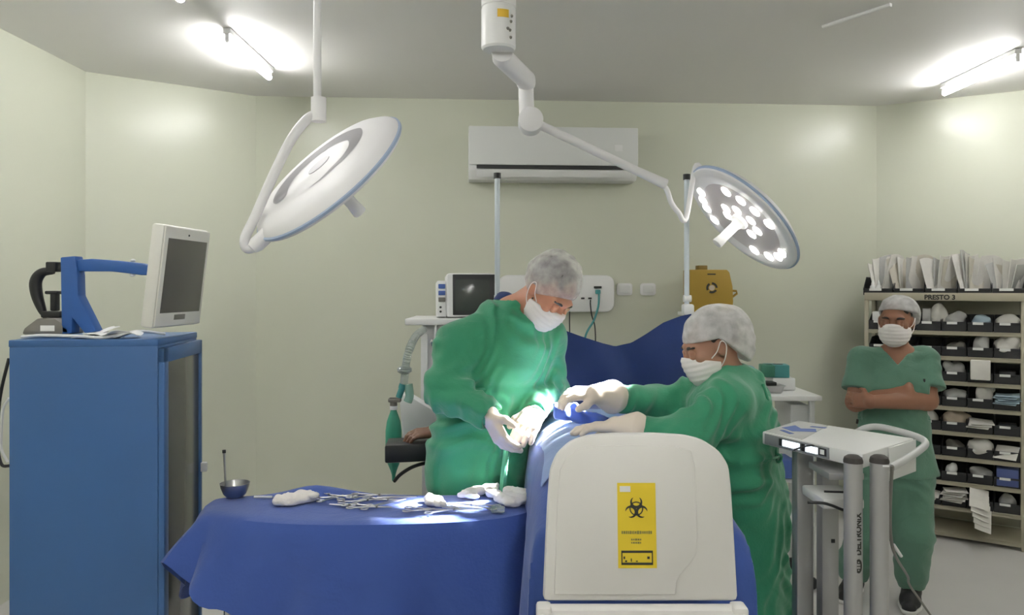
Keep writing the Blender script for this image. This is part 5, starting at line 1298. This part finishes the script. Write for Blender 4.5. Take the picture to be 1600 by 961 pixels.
# ---------------- surgeon in profile, reaching across
def surgeon_reach():
    J = {}; CUT = .012
    J['front'] = V((-.94, .34, 0)); side = V((-.34, -.94, 0))
    J['F'], J['U'], J['S'] = orth((-.93, -.12, -.32), (-.30, 0, .94)); J['hc'] = P(1112, 541, 2.70); J['hs'] = .98
    J['neck'] = P(1138, 592, 2.70); J['chest'] = P(1132, 660, 2.69); J['belly'] = P(1150, 725, 2.70); J['pelvis'] = P(1166, 800, 2.72)
    J['shl'] = P(1136, 632, 2.55); J['ell'] = P(1066, 690, 2.46); J['wrl'] = P(972, 668, 2.52)
    J['shr'] = P(1100, 620, 2.86); J['elr'] = P(1030, 634, 2.90); J['wrr'] = P(936, 616, 2.74)
    px = J['pelvis']
    for k, sg in (('r', -1), ('l', 1)):
        J['hip' + k] = px + side * .085 * sg - V((0, 0, .05)); J['kn' + k] = V((px.x + .01, px.y, .44)) + side * .09 * sg; J['an' + k] = V((px.x + .02, px.y, .086)) + side * .10 * sg; J['toe' + k] = J['front'].copy()
    root = thing('person', 'person in profile in green gown reaching across with both gloved hands', 'person', (px.x, px.y, 0))
    s = body_sdf(J, .0065, (.05, 2.30, 0), (1.15, 3.10, 1.66), .97)
    hl = dict(D=(-1, .10, .02), N=(0, -.1, -1), T=(-.1, 1, .1)); hr = dict(D=(-1, -.05, .06), N=(0, .3, -1), T=(-.1, -1, -.2))
    cl = (.22, .2, .22, .28); cr = (.5, .5, .5, .5)
    hand_sdf(s, J['wrl'], curl=cl, sc=.95, **hl); hand_sdf(s, J['wrr'], curl=cr, sc=.95, **hr)
    obj('body', s.mesh(), m_skin2, root, True)
    g = SDF((.18, 2.28, .20), (1.18, 3.12, 1.42), .0065); fl = (list(J['front']), .78)
    g.cone(J['chest'] + V((.02, 0, .02)), J['belly'], .170, .172, .05, fl, (.006, 14, 3, .5)); g.cone(J['belly'], J['pelvis'], .172, .178, .05, fl, (.006, 9, 4, 1.))
    g.cone(J['pelvis'] + V((0, 0, .05)), V((px.x + .05, px.y, .24)), .178, .185, .05, (list(J['front']), .66), (.012, 6, 5, 1.))
    g.cone(J['neck'] - V((0, 0, .03)), J['chest'] + V((.02, 0, 0)), .080, .140, .06)
    g.cone(J['neck'] - V((-.035, 0, .025)), J['chest'] + V((.04, 0, .02)), .055, .120, .06)
    for k in 'rl':
        g.cone(J['neck'] - V((0, 0, .05)), J['sh' + k], .078, .074, .05)
        g.cone(J['sh' + k], J['el' + k], .074, .070, .04, None, (.012, 38, 0, .9)); g.cone(J['el' + k], J['wr' + k].lerp(J['el' + k], .13), .070, .040, .03, None, (.011, 48, 0, 2.2))
    wz = P(0, 713, 2.62).z
    X, Y, Z = np.meshgrid(*g.ax, indexing='ij', sparse=True)
    g.D += (.006 * np.exp(-((Z - wz) / .016) ** 2) * np.clip((2.62 - Y) * 10, 0, 1) * (X > .75)).astype(np.float32)
    g.lumps(.004, 22, 1.7); g.wrinkle(.015, 32, (.5, .2, 1), 1.6); g.wrinkle(.010, 50, (1, .3, -.5), .3)
    g.cone(J['neck'] - V((0, 0, .02)), J['hc'] - J['U'] * .05 - J['F'] * .02, .058, .066, .012, None, None, 's')
    for k in 'rl':      # open sleeve ends
        dd = (J['wr' + k] - J['el' + k]).normalized(); g.cone(J['wr' + k] + dd * CUT, J['wr' + k] + dd * .12, .058, .07, .006, None, None, 's')
    gw = obj('surgical_gown', g.mesh(), m_gown, root, True)
    bm = B(); cB = V((J['belly'].x, J['belly'].y, wz)); f = J['front']
    tube(bm, [cB + f * (.150 * math.cos(a)) + side * (.192 * math.sin(a)) + V((0, 0, .006 * math.sin(3 * a))) for a in [math.radians(q) for q in range(40, 181, 10)]], .004, 8, 2); obj('waist_tie', bm, m_gown, gw, True)
    bm = B(); q = cB - f * .150 + side * .04; tube(bm, [P(1192, 600, 2.62), P(1203, 640, 2.60), P(1208, 680, 2.60), P(1212, 708, 2.60)], .006, 8, 4); tube(bm, [P(1211, 708, 2.60), P(1221, 714, 2.60), P(1216, 722, 2.60), P(1210, 712, 2.60)], .005, 8, 4); obj('back_tie', bm, m_gown, gw, True)
    for k, hd, cu in (('l', hl, cl), ('r', hr, cr)):
        s = SDF(*bounds([J['wr' + k], J['wr' + k] + V(hd['D']) * .22], .12), .0035); hand_sdf(s, J['wr' + k], infl=.0028, curl=cu, sc=.95, **hd)
        e = J['wr' + k].lerp(J['el' + k], .20); dd = (J['wr' + k] - J['el' + k]).normalized()
        s.cone(J['wr' + k] + dd * .02, e, .033, .062, .015); s.lumps(.0012, 90, 1.); obj('glove', s.mesh(), m_glove, root, True)
    bm = B(); tube(bm, [J['neck'] + V((-.01, -.07, .005)), J['neck'] + V((.055, -.045, .022)), J['neck'] + V((.078, 0, .03)), J['neck'] + V((.05, .05, .03))], .016, 10, 5); obj('collar', bm, M('collar_blue', (.10, .28, .42), .8), root, True)
    def cap(s, at, R, sc):
        s.ell(at(-.030, .036, 0), [q * sc for q in (.098, .124, .106)], R); s.ell(at(-.086, -.014, 0), [q * sc for q in (.080, .066, .090)], R, .04); s.lumps(.003, 45, 3.); s.wrinkle(.005, 55, (.3, .2, 1), 1.)

        # band: above the brow in front, over the ear, down to the nape
        X, Y, Z = np.meshgrid(*s.ax, indexing='ij', sparse=True); h = at(0, 0, 0); F_, U_ = J['F'], J['U']
        ff = (X - h.x) * F_.x + (Y - h.y) * F_.y + (Z - h.z) * F_.z; uu = (X - h.x) * U_.x + (Y - h.y) * U_.y + (Z - h.z) * U_.z
        cut = .030 + .10 * np.clip(ff + .005, -.2, .2) * (ff > -.005) + 1.25 * np.clip(ff + .005, -.2, 0)
        s.D = np.maximum(s.D, ((cut - uu) * .85).astype(np.float32))
    head_dress(root, J, m_skin2, m_hair, cap, (-.010, .45, .012), m_cap2)
    for k in 'rl':
        t = SDF(*bounds([J['kn' + k], J['an' + k]], .14), .008); t.cone(J['kn' + k] + V((0, 0, .12)), J['an' + k] + V((0, 0, .03)), .082, .070, .02, None, (.004, 30, 0, 1)); t.plane(J['an' + k] + V((0, 0, -.02)), (0, 0, -1)); obj('trouser_leg', t.mesh(), m_scrubblue, root, True)
        shoe(root, J['an' + k], J['toe' + k])
surgeon_reach()

# ---------------- nurse with crossed arms
def nurse():
    J = {}
    J['front'] = V((-.36, -.93, 0)); side = V((.93, -.36, 0)); f = J['front']
    J['F'], J['U'], J['S'] = orth((-.58, -.81, -.06), (0, -.05, 1)); J['hc'] = P(1400, 502, 3.98); J['hs'] = .97; J['arm'] = 1.18
    J['neck'] = P(1401, 552, 4.02); J['chest'] = P(1396, 605, 4.02); J['belly'] = P(1397, 665, 4.02); J['pelvis'] = P(1399, 715, 4.03)
    J['shr'] = P(1347, 562, 4.06); J['elr'] = P(1337, 628, 4.0); J['wrr'] = P(1418, 612, 3.87)
    J['shl'] = P(1445, 562, 3.98); J['ell'] = P(1449, 626, 3.90); J['wrl'] = P(1360, 628, 3.80)
    J['hipr'] = P(1372, 745, 4.06); J['knr'] = P(1352, 838, 4.09); J['anr'] = V((P(1333, 0, 4.14).x, 4.14, .086))
    J['hipl'] = P(1424, 745, 4.0); J['knl'] = P(1426, 835, 3.98); J['anl'] = V((P(1424, 0, 4.02).x, 4.02, .086))
    J['toer'] = V((-.62, -.78, 0)); J['toel'] = V((-.52, -.85, 0))
    root = thing('person', 'nurse in green scrubs standing with crossed arms before the bin rack', 'person', (J['pelvis'].x, J['pelvis'].y, 0))
    s = body_sdf(J, .0062, (1.66, 3.62, 0), (2.36, 4.32, 1.66), .95)
    # forearms crossed: far hand tucked, near hand resting on the upper arm
    hand_sdf(s, J['wrr'], D=(.80, .62, .05), N=(.3, .9, .0), T=(-.1, .1, .95), curl=(.10, .1, .1, .1), sc=.9)
    hand_sdf(s, J['wrl'], D=(-.60, .85, .0), N=(.6, .6, -.1), T=(0, .1, .95), curl=(.3, .3, .3, .3), sc=.9)
    obj('body', s.mesh(), m_skin3, root, True)
    g = SDF((1.62, 3.64, .60), (2.38, 4.34, 1.46), .006); fl = (list(f), .74)
    g.cone(J['chest'] + V((0, 0, .02)), J['belly'], .160, .158, .05, fl, (.004, 14, 3, .5)); g.cone(J['belly'], J['pelvis'] + V((0, 0, -.07)), .158, .200, .05, fl, (.006, 9, 4, 1.))
    g.cone(J['neck'] - V((0, 0, .025)), J['chest'], .07, .14, .06)
    for k in 'rl':
        g.cone(J['neck'] - V((0, 0, .045)), J['sh' + k], .066, .062, .04)
        e = J['sh' + k].lerp(J['el' + k], .66); g.cone(J['sh' + k], e, .064, .080, .03, None, (.005, 40, 0, .7))
    g.lumps(.0025, 30, .4); g.wrinkle(.006, 40, (.4, .1, 1), 1.)
    g.plane((0, 0, P(0, 740, 4.0).z), (0, 0, -1))
    for k in 'rl':      # sleeve ends
        e = J['sh' + k].lerp(J['el' + k], .72); d = (J['el' + k] - J['sh' + k]).normalized()
        X, Y, Z = np.meshgrid(*g.ax, indexing='ij', sparse=True)
        al = (X - e.x) * d.x + (Y - e.y) * d.y + (Z - e.z) * d.z; ds = np.sqrt((X - e.x) ** 2 + (Y - e.y) ** 2 + (Z - e.z) ** 2)
        out = ((X - J['chest'].x) * side.x + (Y - J['chest'].y) * side.y) * (1 if k == 'l' else -1)
        g.D = np.maximum(g.D, np.where((ds < .16) & (out > .155), al, -1).astype(np.float32))
    # V neck
    X, Y, Z = np.meshgrid(*g.ax, indexing='ij', sparse=True); z0 = P(0, 571, 3.92).z; nc = J['neck']
    lat = (X - nc.x) * side.x + (Y - nc.y) * side.y; frn = (X - nc.x) * f.x + (Y - nc.y) * f.y
    wdg = np.maximum((np.abs(lat + .004) - .80 * (Z - z0)) * .78, -frn)
    g.D = np.maximum(g.D, -wdg.astype(np.float32))
    g.cone(J['neck'] - V((0, 0, .03)), J['hc'] - J['U'] * .05, .058, .075, .012, None, None, 's')
    gt = obj('scrub_top', g.mesh(), m_scrub, root, True)
    bm = B(); tube(bm, [P(1444, 592, 3.872), P(1445, 600, 3.868), P(1447, 612, 3.868)], .005, 8); obj('sleeve_mark', bm, m_black, gt, True)
    bm = B(); tube(bm, [P(1340, 655, 3.90), P(1339, 662, 3.90)], .006, 8); obj('pocket_edge', bm, m_hair, gt, True)
    g = SDF((1.55, 3.66, .06), (2.36, 4.36, .92), .007)
    g.cone(J['pelvis'], J['pelvis'] + V((0, 0, -.10)), .165, .165, .04, fl)
    for k in 'rl':
        g.cone(J['hip' + k], J['kn' + k], .108, .092, .04, None, (.004, 24, 0, .5)); g.cone(J['kn' + k], J['an' + k] + V((0, 0, .07)), .092, .084, .04, None, (.0045, 34, 0, 1.5))
        g.cone(J['an' + k] + V((0, 0, .075)), J['an' + k] + V((0, 0, .02)), .070, .066, .01)
    g.lumps(.003, 26, 1.); g.wrinkle(.008, 38, (.3, .1, 1), .5); g.plane((0, 0, .085), (0, 0, -1))
    obj('scrub_trousers', g.mesh(), m_scrub, root, True)
    for k in 'rl': shoe(root, J['an' + k], J['toe' + k])
    def cap(s, at, R, sc):
        s.ell(at(-.026, .046, .01), [q * sc for q in (.100, .108, .092)], R); s.ell(at(-.065, .0, .02), [q * sc for q in (.080, .058, .080)], R, .04); s.lumps(.003, 45, 1.); s.wrinkle(.004, 60, (.6, .2, .6), 1.)
        X, Y, Z = np.meshgrid(*s.ax, indexing='ij', sparse=True); h = at(0, 0, 0); F_, U_ = J['F'], J['U']
        ff = (X - h.x) * F_.x + (Y - h.y) * F_.y + (Z - h.z) * F_.z; uu = (X - h.x) * U_.x + (Y - h.y) * U_.y + (Z - h.z) * U_.z
        cut = .045 + .30 * np.clip(ff, 0, .2) + .75 * np.clip(ff, -.2, 0)
        s.D = np.maximum(s.D, ((cut - uu) * .8).astype(np.float32))
    head_dress(root, J, m_skin3, m_hair, cap, (-.008, .30, .012), m_cap2)
nurse()

# ---------------- patient under the drapes, bare hand on the arm board
def patient():
    z1 = P(640, 690, 3.25).z
    root = thing('person', 'patient hidden under blue drapes, bare hand resting on the black arm board', 'person', (.345, 2.7, .975))
    s = SDF((-.56, 1.95, .95), (.80, 3.95, 1.30), .0065)
    sh, el, wr = V((.22, 3.36, z1 + .05)), V((-.03, 3.33, z1 + .044)), P(683, 682, 3.27)
    wr.z = z1 + .036
    s.cone((.345, 2.75, 1.05), (.345, 3.3, 1.055), .065, .065, .05, ([1, 0, 0], 2.2)); s.cone((.345, 3.30, 1.05), (.345, 3.62, 1.06), .06, .055, .05)
    s.ell((.345, 3.72, 1.08), (.078, .10, .095))
    for sg in (-1, 1): s.cone((.345 + sg * .09, 2.75, 1.04), (.345 + sg * .09, 2.40, 1.045), .075, .055, .04); s.cone((.345 + sg * .09, 2.40, 1.045), (.345 + sg * .1, 2.20, 1.01), .05, .036, .03)
    s.cone(sh + V((.08, 0, .0)), sh, .06, .05, .04); s.cone(sh, el, .046, .040, .03); s.cone(el, wr, .040, .027, .02)
    hand_sdf(s, wr, D=(-1, -.25, -.02), N=(-.05, .25, -1), T=(.05, 1, .15), curl=(.45, .5, .5, .45), sc=.95)
    obj('body', s.mesh(), m_skin4, root, True)
patient()

# ================================================================== LIGHT AND CAMERA
def spot(name, loc, to, energy, size, blend, rad, col):
    l = bpy.data.lights.new(name, 'SPOT'); l.energy = energy; l.spot_size = math.radians(size); l.spot_blend = blend; l.shadow_soft_size = rad; l.color = col
    o = bpy.data.objects.new(name, l); C.objects.link(o); o.location = loc; o.rotation_euler = (V(to) - V(loc)).to_track_quat('-Z', 'Y').to_euler(); return o
TGT = V((.11, 2.76, 1.16))
spot('surgical_spot', LH + LN * .06, TGT, 5200, 10.5, .55, .08, (1, .97, .92))
w = bpy.data.worlds.new('World'); bpy.context.scene.world = w; w.use_nodes = True
w.node_tree.nodes['Background'].inputs[0].default_value = (.9, .95, 1, 1); w.node_tree.nodes['Background'].inputs[1].default_value = .02
cam = bpy.data.cameras.new('Camera'); co = bpy.data.objects.new('Camera', cam); C.objects.link(co)
co.location = (0, 0, EYE); co.rotation_euler = (PI / 2, 0, 0)
cam.sensor_fit = 'HORIZONTAL'; cam.sensor_width = 36; cam.lens = 36 * FPX / 1600; cam.shift_y = -(480.5 - HOR) / 1600; cam.clip_start = .05
sc = bpy.context.scene; sc.camera = co
sc.view_settings.view_transform = 'Standard'; sc.view_settings.look = 'None'; sc.view_settings.exposure = .88; sc.view_settings.gamma = 1
sc.cycles.max_bounces = 8; sc.cycles.transparent_max_bounces = 12
sc.cycles.use_denoising = True
